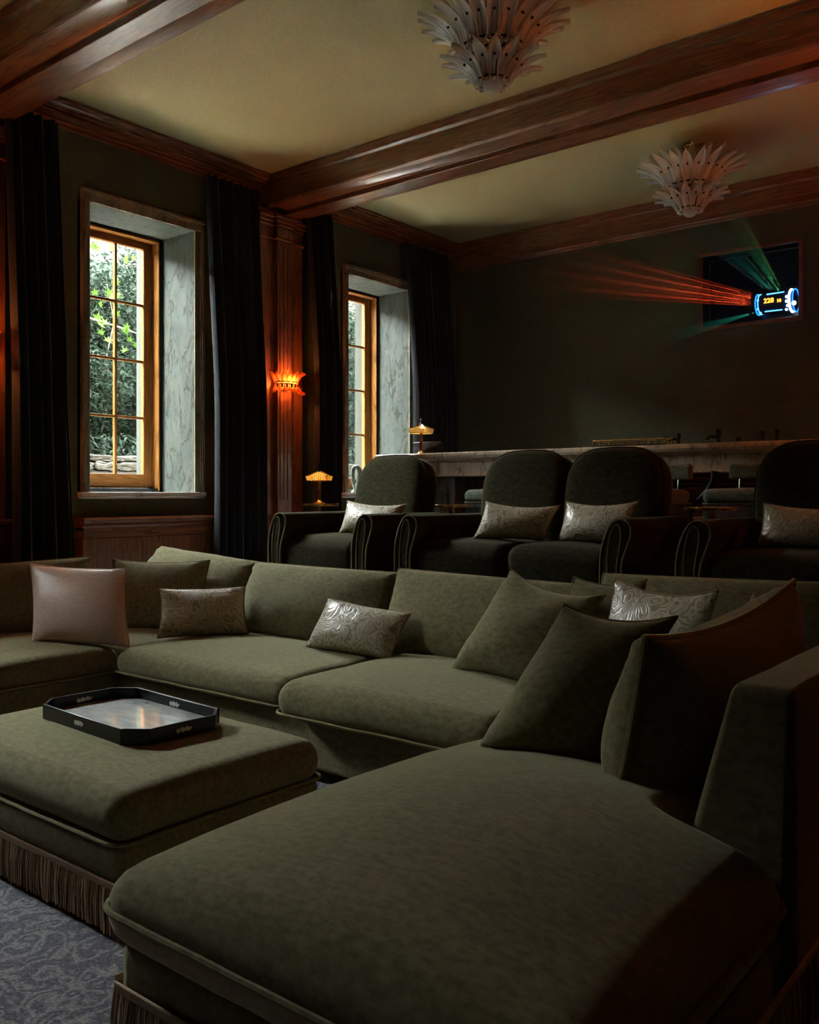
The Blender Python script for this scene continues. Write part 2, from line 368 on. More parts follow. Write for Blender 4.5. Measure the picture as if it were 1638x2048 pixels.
def pillow(name, BL, BR, TR, TL, thick, mt, label, cat='pillow', group=None, pipe=None, pinch=0.07, seed=0, sag=0.0, n=22, pr=0.005, wr=0.006, ear=0.0, fluff=0.5, parent=None):
    BL, BR, TR, TL = map(Vector, (BL, BR, TR, TL))
    nrm = ((BR - BL) + (TR - TL)).cross((TL - BL) + (TR - BR)).normalized()
    def P(s, t, side):
        x = s * (1 - pinch * (1 - t * t)); z = t * (1 - pinch * (1 - s * s))
        a, b = (x + 1) / 2, (z + 1) / 2
        p = BL * (1 - a) * (1 - b) + BR * a * (1 - b) + TR * a * b + TL * (1 - a) * b
        pf = (max(0, 1 - s * s) * max(0, 1 - t * t)) ** fluff
        low = 1 + 0.25 * -t
        h = thick / 2 * pf * low
        wv = wr * (nz(p, 6, seed) + 0.6 * nz(p, 14, seed + 2)) * (0.4 + 0.6 * (1 - pf)) * (pf > 0.01)
        crease = -0.012 * max(0, (abs(s * t) - 0.35)) * math.sin((s - t * (1 if s * t > 0 else -1)) * 26 + seed)
        return p + nrm * side * (h + wv + crease * (pf > .01)) + Vector((0, 0, -sag * (1 - s * s) * max(0, t)))
    m = MB(); idx = {}; V = []; Fs = []; UV = []
    def g(k): return math.sin(math.pi / 2 * (-1 + 2 * k / n)) * 0.6 + (-1 + 2 * k / n) * 0.4
    def vid(i, j, side):
        if i in (0, n) or j in (0, n): side = 0
        k = (i, j, side)
        if k not in idx:
            idx[k] = len(V); V.append(P(g(i), g(j), side))
        return idx[k]
    for side in (1, -1):
        for i in range(n):
            for j in range(n):
                q = [vid(i, j, side), vid(i + 1, j, side), vid(i + 1, j + 1, side), vid(i, j + 1, side)]
                Fs.append(tuple(q if side > 0 else q[::-1]))
    m.add(V, Fs)
    cen = (BL + BR) / 2
    if parent is None:
        root = empty(name, cen, label, cat, group); 
    else: root = parent
    o = m.build('cover' if parent is None else name, mt, root, angle=180)
    if pipe:
        loop = [P(g(i), -1, 0) for i in range(n)] + [P(1, g(j), 0) for j in range(n)] + [P(g(n - i), 1, 0) for i in range(n)] + [P(-1, g(n - j), 0) for j in range(n)]
        pp = MB().tube(loop, pr, 6, True).build('piping', pipe, root)
    return root

def fringe(parent, p0, p1, nrm, z_top, z_bot, mt=FRIN, pitch=0.0105, seed=1, band=0.022):
    """braid tape with hanging cords along p0-p1; nrm: outward direction"""
    rnd = random.Random(seed); p0 = Vector(p0); p1 = Vector(p1); nrm = Vector(nrm); d = (p1 - p0); L = d.length; d.normalize()
    b = MB(); q0, q1 = p0 + nrm * 0.001, p1 + nrm * 0.001
    def slab(a, c, t, za, zb):
        vs = [(a.x, a.y, za), (c.x, c.y, za), (c.x, c.y, zb), (a.x, a.y, zb)]
        vs += [(a.x + nrm.x * t, a.y + nrm.y * t, za), (c.x + nrm.x * t, c.y + nrm.y * t, za), (c.x + nrm.x * t, c.y + nrm.y * t, zb), (a.x + nrm.x * t, a.y + nrm.y * t, zb)]
        b.add(vs, [(0, 1, 2, 3), (4, 5, 6, 7), (0, 1, 5, 4), (1, 2, 6, 5), (2, 3, 7, 6), (3, 0, 4, 7)])
    slab(q0, q1, 0.006, z_top - band, z_top)
    b.tube([q0 + nrm * 0.006 + Vector((0, 0, z_top)), q1 + nrm * 0.006 + Vector((0, 0, z_top))], 0.003, 6)
    t = b.build('fringe_braid', mt, parent)
    k = int(L / pitch); f = MB(); drift = 0
    for i in range(k + 1):
        s = L * i / k; drift = drift * 0.8 + rnd.uniform(-1, 1) * 0.005
        for layer in ((0, 1) if i % 3 == 0 else (1,)):
            x = p0 + d * min(L, max(0, s + rnd.uniform(-.002, .002))) + nrm * (0.003 + 0.004 * layer)
            e = x + d * (drift * (1.6 if layer else -.6) + rnd.uniform(-0.003, 0.003)) + nrm * rnd.uniform(0.0, 0.008)
            zb = z_bot + rnd.uniform(0.0, 0.014)
            mid = (x + e) / 2 + nrm * 0.004 + d * rnd.uniform(-.002, .002)
            f.tube([(x.x, x.y, z_top - band + .002), (mid.x, mid.y, (z_top + zb) / 2), (e.x, e.y, zb)], [0.0026, 0.0028, 0.0032], 4, cap=False)
    o = f.build('fringe_cords', CORDS, parent, smooth=False); o['kind'] = 'stuff'
    return o

# ================================================================== THE SETTING
XL, XR, YF, YB, ZC = -6.6, 0.44, -5.2, 9.1, 4.40
WIN = (0.996, 4.058, 7.120)                       # window openings start here, 1.041 wide
floor = tag(MB().box(XL - .75, XR + .2, YF - .2, YB + 1.2, -0.1, 0).build('floor', CARPET), 'blue grey carpet with a tangled leaf pattern', kind='structure')
ceil = tag(MB().box(XL - .75, XR + .2, YF - .2, YB + 1.2, ZC, ZC + .2).build('ceiling', CEILM), 'olive grasscloth ceiling between oak beams', kind='structure')
# left wall with window holes
wl = MB(); OX = -7.35
ys = [YF] + [q for a in WIN for q in (a - 0.10, a + 1.07)] + [YB]
for i in range(0, len(ys), 2):
    wl.box(OX, XL, ys[i], ys[i + 1], 0, ZC)
for a in WIN:
    wl.box(OX, XL, a - 0.10, a + 1.07, 0, 1.33); wl.box(OX, XL, a - 0.10, a + 1.07, 3.75, ZC)
tag(wl.build('wall_left', WALLM, smooth=False), 'dark green fabric wall with tall windows', kind='structure')
tag(MB().box(XR, XR + .2, YF, YB, 0, ZC).build('wall_right', WALLM), 'dark green right wall', kind='structure')
tag(MB().box(XL, XR, YF - .2, YF, 0, ZC).build('wall_front', WALLM), 'dark wall behind the viewer', kind='structure')
PX0, PX1, PZ0, PZ1 = -3.48, -2.54, 3.06, 3.77             # projector port
wb = MB()
wb.box(XL, PX0, YB, YB + .2, 0, ZC); wb.box(PX1, XR, YB, YB + .2, 0, ZC)
wb.box(PX0, PX1, YB, YB + .2, 0, PZ0); wb.box(PX0, PX1, YB, YB + .2, PZ1, ZC)
tag(wb.build('wall_back', WALLM, smooth=False), 'dark green back wall with projector port', kind='structure')
BOOTH = plain('booth_black', (0.008, 0.012, 0.018), 0.7)
bo = MB()
bo.box(PX0 - .25, PX1 + .25, YB + 1.0, YB + 1.05, PZ0 - .3, PZ1 + .3); bo.box(PX0 - .3, PX0 - .25, YB + .2, YB + 1.05, PZ0 - .3, PZ1 + .3)
bo.box(PX1 + .25, PX1 + .3, YB + .2, YB + 1.05, PZ0 - .3, PZ1 + .3); bo.box(PX0 - .3, PX1 + .3, YB + .2, YB + 1.05, PZ0 - .35, PZ0 - .3)
bo.box(PX0 - .3, PX1 + .3, YB + .2, YB + 1.05, PZ1 + .3, PZ1 + .35)
tag(bo.build('wall_booth', BOOTH, smooth=False), 'black booth behind the projector port', kind='structure')
# raised tier at the back
pf = MB().box(XL, XR, 4.42, YB, 0, 0.56)
tag(pf.build('floor_riser', CARPET), 'carpeted raised tier under the recliners', kind='structure')
# beams across the room (wider body, narrower core)
nt_ = 0
for by in (0.05, 3.11, 6.17):
    nt_ += 1
    b = MB()
    b.prism([(by - .29, ZC), (by - .29, 4.33), (by - .27, 4.31), (by - .27, 4.135), (by - .255, 4.114), (by - .09, 4.114), (by - .08, 4.107), (by - .08, 4.062),
             (by + .08, 4.062), (by + .08, 4.107), (by + .09, 4.114), (by + .255, 4.114), (by + .27, 4.135), (by + .27, 4.31), (by + .29, 4.33), (by + .29, ZC)], 0, XL, XR)
    tag(b.build(f'trim_{nt_}', WX, bevel=0.004), 'dark stained oak ceiling beam with stepped underside', kind='structure')
# crown along the left wall and half beam on the back wall
crown = [(0, 4.226), (0.018, 4.226), (0.018, 4.242), (0.010, 4.246), (0.010, 4.254), (0.034, 4.256), (0.040, 4.268), (0.034, 4.280), (0.030, 4.284), (0.050, 4.296), (0.082, 4.306), (0.084, 4.318), (0.076, 4.322), (0.098, 4.326), (0.104, 4.338), (0.098, 4.346), (0.118, 4.350), (0.138, 4.362), (0.150, 4.380), (0.172, 4.383), (0.172, 4.394), (0.150, 4.396), (0.150, ZC), (0, ZC)]
for (a, b_) in ((YF, .05 - .28), (.05 + .28, 3.11 - .28), (3.11 + .28, 6.17 - .28), (6.17 + .28, YB)):
    nt_ += 1
    tag(MB().prism([(XL + p[0], p[1]) for p in crown], 1, a, b_).build(f'trim_{nt_}', WY, angle=25), 'stepped oak crown moulding above the windows', kind='structure')
nt_ += 1
hb = MB().prism([(YB, ZC), (YB, 4.10), (YB - .02, 4.10), (YB - .03, 4.118), (YB - .05, 4.12), (YB - .06, 4.14), (YB - .14, 4.17), (YB - .15, 4.30), (YB - .165, 4.315), (YB - .18, ZC)], 0, XL + .05, XR)
tag(hb.build(f'trim_{nt_}', WX, angle=25), 'deep oak crown along the back wall', kind='structure')
# pilasters
for i, py in enumerate((-0.005, 3.055, 6.115)):
    nt_ += 1
    root = empty(f'trim_{nt_}', (XL, py, 0), 'oak pilaster between two curtained windows', None, None, 'structure')
    box('backing_board', WZ, XL, XL + .05, py - .29, py + .29, 0, 4.115, root)
    s = MB().box(XL + .05, XL + .10, py - .095, py + .095, 0, 4.06)
    s.build('shaft', WZ, root, bevel=0.006)
    f = MB()
    for k in (-.05, 0, .05): f.box(XL + .10, XL + .106, py + k - .016, py + k + .016, 1.3, 3.78)
    f.build('reed', WZ, root, bevel=0.005)
    for (pz, h, e) in ((3.82, .025, .022), (3.95, .03, .02), (3.985, .04, .035), (4.025, .035, .05)):
        m = MB().box(XL, XL + .05 + e, py - .29 - e * .4, py + .29 + e * .4, pz, pz + h); m.box(XL, XL + .10 + e, py - .095 - e, py + .095 + e, pz, pz + h)
        m.build('capital_moulding', WY, root, bevel=0.008)
    pl = MB().box(XL, XL + .14, py - .15, py + .15, 0, 1.12); pl.box(XL, XL + .09, py - .33, py + .33, 0, 1.12)
    pl.build('plinth', WZ, root, bevel=0.006)
    cp = MB().box(XL, XL + .165, py - .175, py + .175, 1.12, 1.165); cp.box(XL, XL + .115, py - .36, py + .36, 1.12, 1.165)
    cp.build('plinth_cap', WY, root, bevel=0.01)
# windows
def window(n, a):
    b = a + 1.041
    root = empty(f'window_{n}', (XL, (a + b) / 2, 1.37), 'tall oak sash window in a deep pale marble reveal', None, None, 'structure')
    # marble lining of the reveal
    t = .035
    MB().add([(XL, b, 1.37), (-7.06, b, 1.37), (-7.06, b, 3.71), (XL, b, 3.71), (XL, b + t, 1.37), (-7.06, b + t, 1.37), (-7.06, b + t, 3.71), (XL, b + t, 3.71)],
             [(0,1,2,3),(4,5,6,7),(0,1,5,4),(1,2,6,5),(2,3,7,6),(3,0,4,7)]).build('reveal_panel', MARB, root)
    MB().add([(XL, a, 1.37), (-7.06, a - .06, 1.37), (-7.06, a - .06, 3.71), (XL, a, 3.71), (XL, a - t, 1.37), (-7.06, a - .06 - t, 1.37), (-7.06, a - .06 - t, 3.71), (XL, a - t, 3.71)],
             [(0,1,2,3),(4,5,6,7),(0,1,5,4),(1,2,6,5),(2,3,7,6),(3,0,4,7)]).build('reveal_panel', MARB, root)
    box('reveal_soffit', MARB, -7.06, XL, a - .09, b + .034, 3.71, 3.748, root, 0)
    # casing
    for nm, q in (('casing', (a - .078, a)), ('casing', (b, b + .095))):
        m = MB().box(XL, XL + .02, q[0], q[1], 1.372, 3.82 if False else 3.71)
        out = q[0] if nm == 'casing' and q[1] == a else q[1]
        if out == q[0]: m.box(XL + .02, XL + .04, q[0], q[0] + .028, 1.372, 3.71); m.box(XL + .02, XL + .03, q[0] + .028, q[0] + .042, 1.372, 3.71)
        else: m.box(XL + .02, XL + .04, q[1] - .028, q[1], 1.372, 3.71); m.box(XL + .02, XL + .03, q[1] - .042, q[1] - .028, 1.372, 3.71)
        m.build(nm, CASE, root, bevel=0.004)
    m = MB().box(XL, XL + .02, a - .078, b + .095, 3.711, 3.81); m.box(XL + .02, XL + .04, a - .078, b + .095, 3.782, 3.81); m.box(XL + .02, XL + .03, a - .05, b + .067, 3.768, 3.782)
    m.build('casing', CASE, root, bevel=0.004)
    m = MB().box(-7.06, XL + .055, a - .10, b + .10, 1.335, 1.37); m.box(XL, XL + .035, a - .10, b + .10, 1.315, 1.335)
    m.build('sill', SILL, root, bevel=0.006)
    # frame
    fy0, fy1 = a - .052, b - .045
    fr = MB().box(-7.17, -7.056, fy1 - .03 + .03, fy1 + .012, 1.385, 3.675); fr.box(-7.17, -7.056, fy0 - .012, fy0, 1.385, 3.675); fr.box(-7.17, -7.056, fy0 - .012, fy1 + .012, 3.675, 3.69)
    fr.build('frame', TZ, root)
    bk = MB().box(-7.20, -7.06, fy1 + .013, b + .07, 1.37, 3.75); bk.box(-7.20, -7.06, a - .10, fy0 - .013, 1.37, 3.75); bk.box(-7.20, -7.06, fy0, fy1, 3.691, 3.75)
    bk.build('shadow_gap', BLACKM, root, smooth=False)
    tr = MB().box(-7.17, -7.056, fy0, fy1, 1.37, 1.385)
    for k in range(3): tr.box(-7.14 + k * .03, -7.13 + k * .03, fy0, fy1, 1.385, 1.405)
    tr.build('track', BLACKM, root)
    sh = empty('sash', (-7.17, (fy0 + fy1) / 2, 1.44)); sh.parent = root; sh.matrix_parent_inverse = Matrix.Translation(-root.location)
    sx0, sx1 = -7.20, -7.155
    def part(nm, mt, *q, bv=.004):
        m = MB().box(*q); o = m.build(nm, mt, None, bevel=bv); o.parent = sh; o.matrix_parent_inverse = Matrix.Translation(-Vector((-7.17, (fy0 + fy1) / 2, 1.44))); return o
    g0, g1, h0, h1 = fy0 + .092, fy1 - .092, 1.535, 3.61
    part('stile', TZ, sx0, sx1, fy0, g0, 1.41, 3.675); part('stile', TZ, sx0, sx1, g1, fy1, 1.41, 3.675)
    part('rail', TY, sx0, sx1, g0, g1, 1.41, h0); part('rail', TY, sx0, sx1, g0, g1, h1, 3.675)
    pw = (g1 - g0) / 3; ph = (h1 - h0) / 4
    for k in (1, 2): part('muntin', TZ, sx0 + .005, sx1 - .005, g0 + pw * k - .011, g0 + pw * k + .011, h0, h1, bv=.003)
    for k in (1, 2, 3): part('muntin', TY, sx0 + .008, sx1 - .008, g0, g1, h0 + ph * k - .011, h0 + ph * k + .011, bv=.003)
    for i in range(3):
        for j in range(4):
            part('pane', GLAZE, -7.182, -7.178, g0 + pw * i + .011, g0 + pw * (i + 1) - .011, h0 + ph * j + .011, h0 + ph * (j + 1) - .011, bv=0)
    ex = MB().box(OX - .03, -7.205, b - .062, b + .0, 1.37, 3.70); ex.box(OX - .03, -7.205, a - .10, a - .04, 1.37, 3.70); ex.box(OX - .06, -7.205, a - .09, b, 1.33, 1.37)
    ex.build('outer_jamb', EXTW, root, smooth=False)
for i, a in enumerate(WIN): window(i + 1, a)
# oak panels under the windows
for a in WIN:
    nt_ += 1
    root = empty(f'trim_{nt_}', (XL, a + .52, 0), 'panelled oak dado with moulded cap under a window', None, None, 'structure')
    y0, y1 = a - .13, a + 1.17
    box('panel', WZ, XL, XL + .10, y0 + .02, y1 - .02, 0, 1.0, root)
    box('frieze_board', WY, XL, XL + .115, y0 + .015, y1 - .015, 1.0, 1.085, root, .006)
    m = MB().prism([(XL, 1.085), (XL + .12, 1.085), (XL + .125, 1.105), (XL + .145, 1.12), (XL + .15, 1.15), (XL + .14, 1.165), (XL, 1.165)], 1, y0, y1)
    m.build('cap', WY, root)

# ================================================================== THE GARDEN OUTSIDE
GZ = 1.10
tag(MB().box(-20, OX, -16, 22, GZ - .3, GZ).build('ground', noisy('pale_gravel', (0.6, 0.57, 0.51), (0.78, 0.74, 0.68), 25, .95, .4)), 'pale gravel strip outside the windows', kind='structure')
up = MB().box(OX, OX + .3, -16, 22, ZC + .2, 5.5); up.box(OX, OX + .3, -16, YF, GZ, ZC + .2); up.box(OX, OX + .3, YB, 22, GZ, ZC + .2)  # unseen facade added so the sun reaches only the upper hedge
up.box(OX, OX + 1.0, -16, 22, 5.5, 5.7)
tag(up.build('wall_sunshade', EXTW), 'unseen upper facade added to keep the sun off the lower hedge', kind='structure')
bwall = tag(MB().box(-10.7, -10.4, -16, 22, GZ, 4.85).build('wall_garden', PLAST), 'sunlit pale rendered garden wall', kind='structure')
# low rubble wall in front of the hedge, each stone its own piece
STONE = noisy('grey_rubble_stone', (0.03, 0.026, 0.023), (0.055, 0.05, 0.045), 12, .95, .6, Specular_IOR_Level=0.0)
rub = empty('wall_rubble', (-9.0, 6, GZ), 'low dry stone wall at the foot of the hedge', None, None, 'structure')
rnd = random.Random(4)
core = MB().box(-9.25, -9.06, -4, 12.5, GZ, 1.74).build('core', plain('dark_soil', (0.03, 0.025, 0.018), 1.0), rub)
protos = []
for k in range(6):
    m = cushion_mesh(-.5, .5, -.5, .5, -.5, .5, .25, 0, k + 20, n=3, wr=.16)
    o = m.build('stone', STONE, None); o.parent = rub; o.location = (0, 0, 0); protos.append(o)
used = set(); z = GZ; row = 0
while z < 1.74:
    h = rnd.uniform(.07, .11); y = 4.2 - rnd.random() * .2
    while y < 12.3:
        l = rnd.uniform(.16, .38)
        if 5.0 < y < 7.6 or 9.4 < y < 12.2:
            k = rnd.randrange(6); o = protos[k] if k not in used else inst(protos[k], rub)
            used.add(k)
            o.scale = (.22 + rnd.uniform(0, .05), l * .97, h * .95); o.location = (-9.02 - -9.0 + rnd.uniform(-.02, .02), y + l / 2 - 6, z + h / 2 - GZ)
            o.rotation_euler = (rnd.uniform(-.05, .05), 0, rnd.uniform(-.05, .05))
        y += l
    z += h
# hedge
LEAF = []
for i, (c1, c2) in enumerate((((0.008, 0.013, 0.009), (0.022, 0.031, 0.023)), ((0.016, 0.036, 0.004), (0.034, 0.060, 0.010)))):
    m, nt, bs = mat(('hedge_leaf', 'maple_leaf')[i]); g = nd(nt, 'ShaderNodeNewGeometry')
    nt.links.new(ramp(nt, g.outputs['Random Per Island'], [(0, c1), (1, c2)]), bs.inputs['Base Color'])
    setp(bs, Roughness=.6, Specular_IOR_Level=.03)
    tl = nd(nt, 'ShaderNodeBsdfTranslucent'); nt.links.new(ramp(nt, g.outputs['Random Per Island'], [(0, c1), (1, c2)]), tl.inputs[0])
    mx = nd(nt, 'ShaderNodeMixShader'); mx.inputs[0].default_value = .4
    nt.links.new(bs.outputs[0], mx.inputs[1]); nt.links.new(tl.outputs[0], mx.inputs[2]); nt.links.new(mx.outputs[0], nt.nodes['Material Output'].inputs[0])
    LEAF.append(m)
BARK = noisy('bark', (0.05, 0.035, 0.025), (0.12, 0.09, 0.07), 20, .9, .4)
hedge = empty('hedge', (-9.6, 6, GZ), 'dense dark green evergreen hedge outside the windows', 'hedge')
rnd = random.Random(11); lf = MB()
def leafquad(m, c, d, up_, l, wd):
    d = d.normalized(); sd = d.cross(up_).normalized(); n_ = sd.cross(d)
    a = c; b = c + d * l
    m.add([a, c + d * l * .5 + sd * wd / 2 + n_ * wd * .18, b - n_ * l * .12, c + d * l * .5 - sd * wd / 2 + n_ * wd * .18], [(0, 1, 2), (0, 2, 3)])
for i in range(46000):
    y = rnd.uniform(4.6, 12.2); zz = rnd.uniform(1.70, 4.75)
    if not (4.8 < y < 7.6 or 9.2 < y < 12.2): continue
    f = .28 * noise.noise(Vector((y * 1.3, zz * 1.3, 5))) + .12 * noise.noise(Vector((y * 4, zz * 4, 2)))
    if zz > 4.15 + .5 * noise.noise(Vector((y * 1.6, 3, 1))) and rnd.random() < .75: continue
    if noise.noise(Vector((y * 3.1, zz * 3.1, 9))) > .5: continue
    x = -9.45 + f + rnd.uniform(-.25, .05)
    d = Vector((rnd.uniform(.1, 1), rnd.uniform(-1, 1), rnd.uniform(-.9, .5)))
    leafquad(lf, Vector((x, y, zz)), d, Vector((rnd.uniform(-.4, .4), rnd.uniform(-.4, .4), 1)), rnd.uniform(.06, .11), rnd.uniform(.03, .05))
for i in range(900):                                        # ferny tufts at the bottom
    y = rnd.choice((rnd.uniform(4.9, 7.5), rnd.uniform(9.4, 12)));
    c = Vector((-9.15 + rnd.uniform(-.15, .1), y, rnd.uniform(1.68, 2.05)))
    leafquad(lf, c, Vector((.6, rnd.uniform(-1, 1), rnd.uniform(-.8, .2))), Vector((0, 0, 1)), rnd.uniform(.1, .16), .035)
o = lf.build('foliage', LEAF[0], hedge, smooth=False); o['kind'] = 'stuff'
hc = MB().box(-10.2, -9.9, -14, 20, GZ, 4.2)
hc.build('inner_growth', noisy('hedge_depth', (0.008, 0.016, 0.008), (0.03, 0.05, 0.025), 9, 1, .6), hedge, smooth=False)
for i in range(40):
    tw = MB()
    y = rnd.choice((rnd.uniform(5, 7.4), rnd.uniform(9.6, 12))); p = Vector((-9.55, y, 1.7)); pts = [p]
    for k in range(5): p = p + Vector((rnd.uniform(-.03, .08), rnd.uniform(-.14, .14), .42)); pts.append(p)
    tw.tube(pts, [.018, .015, .012, .01, .007, .004], 5)
    tw.build('branch', BARK, hedge)
# maple branch with large bright leaves
mapl = empty('maple_branch', (-8.9, 5.2, 3.2), 'maple branch with large bright green leaves near the glass', 'branch')
pts = [(-9.3, 5.0, 3.35), (-9.1, 5.5, 3.33), (-8.95, 6.0, 3.22), (-8.9, 6.35, 3.12), (-8.9, 6.6, 3.0)]
MB().tube(pts, [.012, .01, .008, .006, .003], 6).build('twig', BARK, mapl)
lo = []
for k in range(7):
    a = R(-150 + 50 * k); lo.append((math.cos(a) * (1 if k % 1 == 0 else .5), math.sin(a)))
star = []; tips = [(-90, .25), (-52, .35), (-20, .78), (8, .42), (38, .95), (62, .45), (90, 1.15), (118, .45), (142, .95), (172, .42), (200, .78), (232, .35)]
star = [(r_ * math.cos(R(a)), r_ * math.sin(R(a)) + .1, .12 * abs(r_ * math.cos(R(a)))) for a, r_ in tips]
lp = MB().add([(0, .1, 0)] + star, [(0, i + 1, (i + 1) % 12 + 1) for i in range(12)]).build('leaf', LEAF[1], None, smooth=False)
rnd = random.Random(3)
for i in range(84):
    o = lp if i == 0 else inst(lp, None)
    o.parent = mapl
    t = rnd.random(); k = min(3, int(t * 4)); q = Vector(pts[k]).lerp(Vector(pts[k + 1]), t * 4 - k)
    q += Vector((rnd.uniform(-.1, .2), rnd.uniform(-.2, .2), rnd.uniform(-.28, .30)))
    if i > 44: q = Vector((-8.95 + rnd.uniform(-.2, .2), rnd.uniform(5.3, 6.7), rnd.uniform(3.45, 4.35)))
    if i > 75: q = Vector((-8.9, rnd.uniform(6.1, 6.6), rnd.uniform(2.35, 2.65)))
    o.location = q - mapl.location; s = rnd.uniform(.055, .085); o.scale = (s, s, s)
    o.rotation_euler = (R(rnd.uniform(50, 120)), R(rnd.uniform(-40, 40)), R(rnd.uniform(40, 140)))

# ================================================================== CURTAINS
def curtain(y0, y1, x, ztop, zbot, label, seed, flare0=0.0, flare1=0.0, folds=None):
    folds = folds or max(5, int((y1 - y0) / .085)); n = folds * 8; m = 14; V = []
    for j in range(m + 1):
        t = j / m; z = ztop + (zbot - ztop) * t
        a0, a1 = y0 - flare0 * max(0, t - .55) / .45, y1 + flare1 * max(0, t - .5) / .5
        for i in range(n + 1):
            s = i / n; ph = s * folds * 2 * math.pi
            amp = .045 + .015 * t + .008 * noise.noise(Vector((s * 9, t * 2, seed)))
            yy = a0 + (a1 - a0) * s + .012 * math.sin(ph * .5 + seed)
            xx = x - .115 + .13 * min(1, t * 2.2) + amp * math.sin(ph + .5 * noise.noise(Vector((s * 5, t * 1.2, seed + 5)))) + .012 * noise.noise(Vector((s * 3, t * 2, seed)))
            V.append((xx, yy, z))
    N = len(V); V += [(p[0] - .006, p[1], p[2]) for p in V]
    Fs = []
    for j in range(m):
        for i in range(n):
            q = (j * (n + 1) + i, j * (n + 1) + i + 1, (j + 1) * (n + 1) + i + 1, (j + 1) * (n + 1) + i)
            Fs.append(q); Fs.append(tuple(N + k for k in q[::-1]))
    edge = [(j * (n + 1), (j + 1) * (n + 1)) for j in range(m)] + [((j + 1) * (n + 1) + n, j * (n + 1) + n) for j in range(m)] + [(m * (n + 1) + i, m * (n + 1) + i + 1) for i in range(n)] + [(i + 1, i) for i in range(n)]
    Fs += [(a, b, b + N, a + N) for a, b in edge]
    o = MB().add(V, Fs).build('curtain', CURT)
    return tag(o, label, 'curtain', 'navy velvet curtains')
XCU = XL + .215
curtain(3.30, 3.74, XCU, 4.22, 0.01, 'navy velvet curtain left of the near window, its edge flaring outward below', 1, 0, .10)
curtain(5.14, 5.78, XCU, 4.22, 0.01, 'navy velvet curtain right of the near window, beside the glowing sconce', 2, .02, 0.02)
curtain(6.40, 6.79, XCU, 4.22, 0.565, 'navy velvet curtain left of the far window, behind the lit table lamp', 3)
curtain(7.98, 8.80, XCU, 4.22, 0.565, 'navy velvet curtain right of the far window, in the back corner', 4)
curtain(.36, .86, XCU, 4.22, 0.01, 'navy velvet curtain left of the window beside the viewer, out of view', 5)
curtain(1.90, 2.78, XCU, 4.22, 0.01, 'navy velvet curtain drawn partly over the unseen window beside the viewer to trim its light', 6)  # unseen; edge placed to cut the light from this window

# ================================================================== SECTIONAL SOFA
def back_cushion(parent, BL, BR, TR, TL, thick, seed=0, pinch=.03, pr=.006, mt=None, pm=None, fluff=.36, sag=0, wr=.016):
    sub = empty('back_cushion', tuple((Vector(BL) + Vector(BR)) / 2)); sub.parent = parent
    sub.matrix_parent_inverse = Matrix.Translation(-Vector(parent.location))
    pillow('cover', BL, BR, TR, TL, thick, mt or VEL, None, pipe=pm or PIPE, pinch=pinch, seed=seed, pr=pr, fluff=fluff, parent=sub, sag=sag, wr=wr, n=24)
    return sub
def base(parent, x0, x1, y0, y1, z0=.06, z1=.33, r=.03, name='base', mt=None):
    return cushion_mesh(x0, x1, y0, y1, z0, z1, r, 0, 1, wr=.002).build(name, mt or VEL, parent, angle=180)

left = empty('sofa_section', (-5.3, 2.5, 0), 'olive velvet sofa section along the window wall, under the rose pillow', 'sofa', 'modules of the olive sectional')
base(left, -5.95, -4.60, .6, 4.28)
base(left, -5.97, -5.70, .6, 4.28, .30, .80, .07, 'back_frame')
seat_cushion(left, -5.66, -4.57, .7, 1.92, .31, .465, seed=1, pz=.335, r=.07, crown=.035)
seat_cushion(left, -5.66, -4.57, 1.93, 3.03, .31, .465, seed=2, pz=.335, r=.07, crown=.035)
seat_cushion(left, -5.66, -4.57, 3.05, 3.95, .31, .46, seed=3, pz=.335, r=.06, crown=.03)
back_cushion(left, (-5.58, .75, .46), (-5.58, 1.95, .46), (-5.66, 1.95, .90), (-5.66, .75, .90), .30, 11)
back_cushion(left, (-5.56, 1.95, .46), (-5.56, 3.45, .46), (-5.68, 3.5, .915), (-5.68, 1.95, .905), .30, 12)
fringe(left, (-4.595, .62, 0), (-4.595, 2.98, 0), (1, 0, 0), .19, .012, seed=5, pitch=.012)

mid = empty('sofa_section', (-2.6, 3.6, 0), 'long olive velvet sofa section facing the viewer, backs to the recliners', 'sofa', 'modules of the olive sectional')
base(mid, -4.59, -.68, 3.0, 4.28)
base(mid, -5.68, -.94, 4.06, 4.30, .30, .80, .07, 'back_frame')
seat_cushion(mid, -4.56, -3.14, 2.95, 3.95, .31, .47, seed=4, fb=.02, pz=.345, r=.08, crown=.04)
seat_cushion(mid, -3.13, -1.90, 2.86, 3.95, .31, .485, seed=5, fb=.02, pz=.345, r=.085, crown=.045)
seat_cushion(mid, -1.89, -.96, 2.95, 3.95, .31, .46, seed=6, fb=.01, pz=.345, r=.07, crown=.03)
back_cushion(mid, (-5.58, 3.55, .46), (-4.46, 3.80, .46), (-4.50, 4.00, .905), (-5.64, 4.06, .965), .27, 14, pinch=.02)
back_cushion(mid, (-4.50, 3.82, .46), (-3.30, 3.82, .46), (-3.31, 3.99, .90), (-4.53, 3.99, .905), .28, 15, pinch=.015)
back_cushion(mid, (-3.28, 3.82, .46), (-2.04, 3.82, .46), (-2.08, 3.99, .905), (-3.30, 3.99, .925), .28, 16, pinch=.012)
back_cushion(mid, (-2.03, 3.82, .46), (-.90, 3.82, .46), (-.92, 4.0, .985), (-2.02, 4.0, .965), .27, 17, pinch=.012)

ch = empty('chaise', (-1.3, 2.0, 0), 'olive velvet chaise filling the foreground, with bullion fringe', 'chaise', 'modules of the olive sectional')
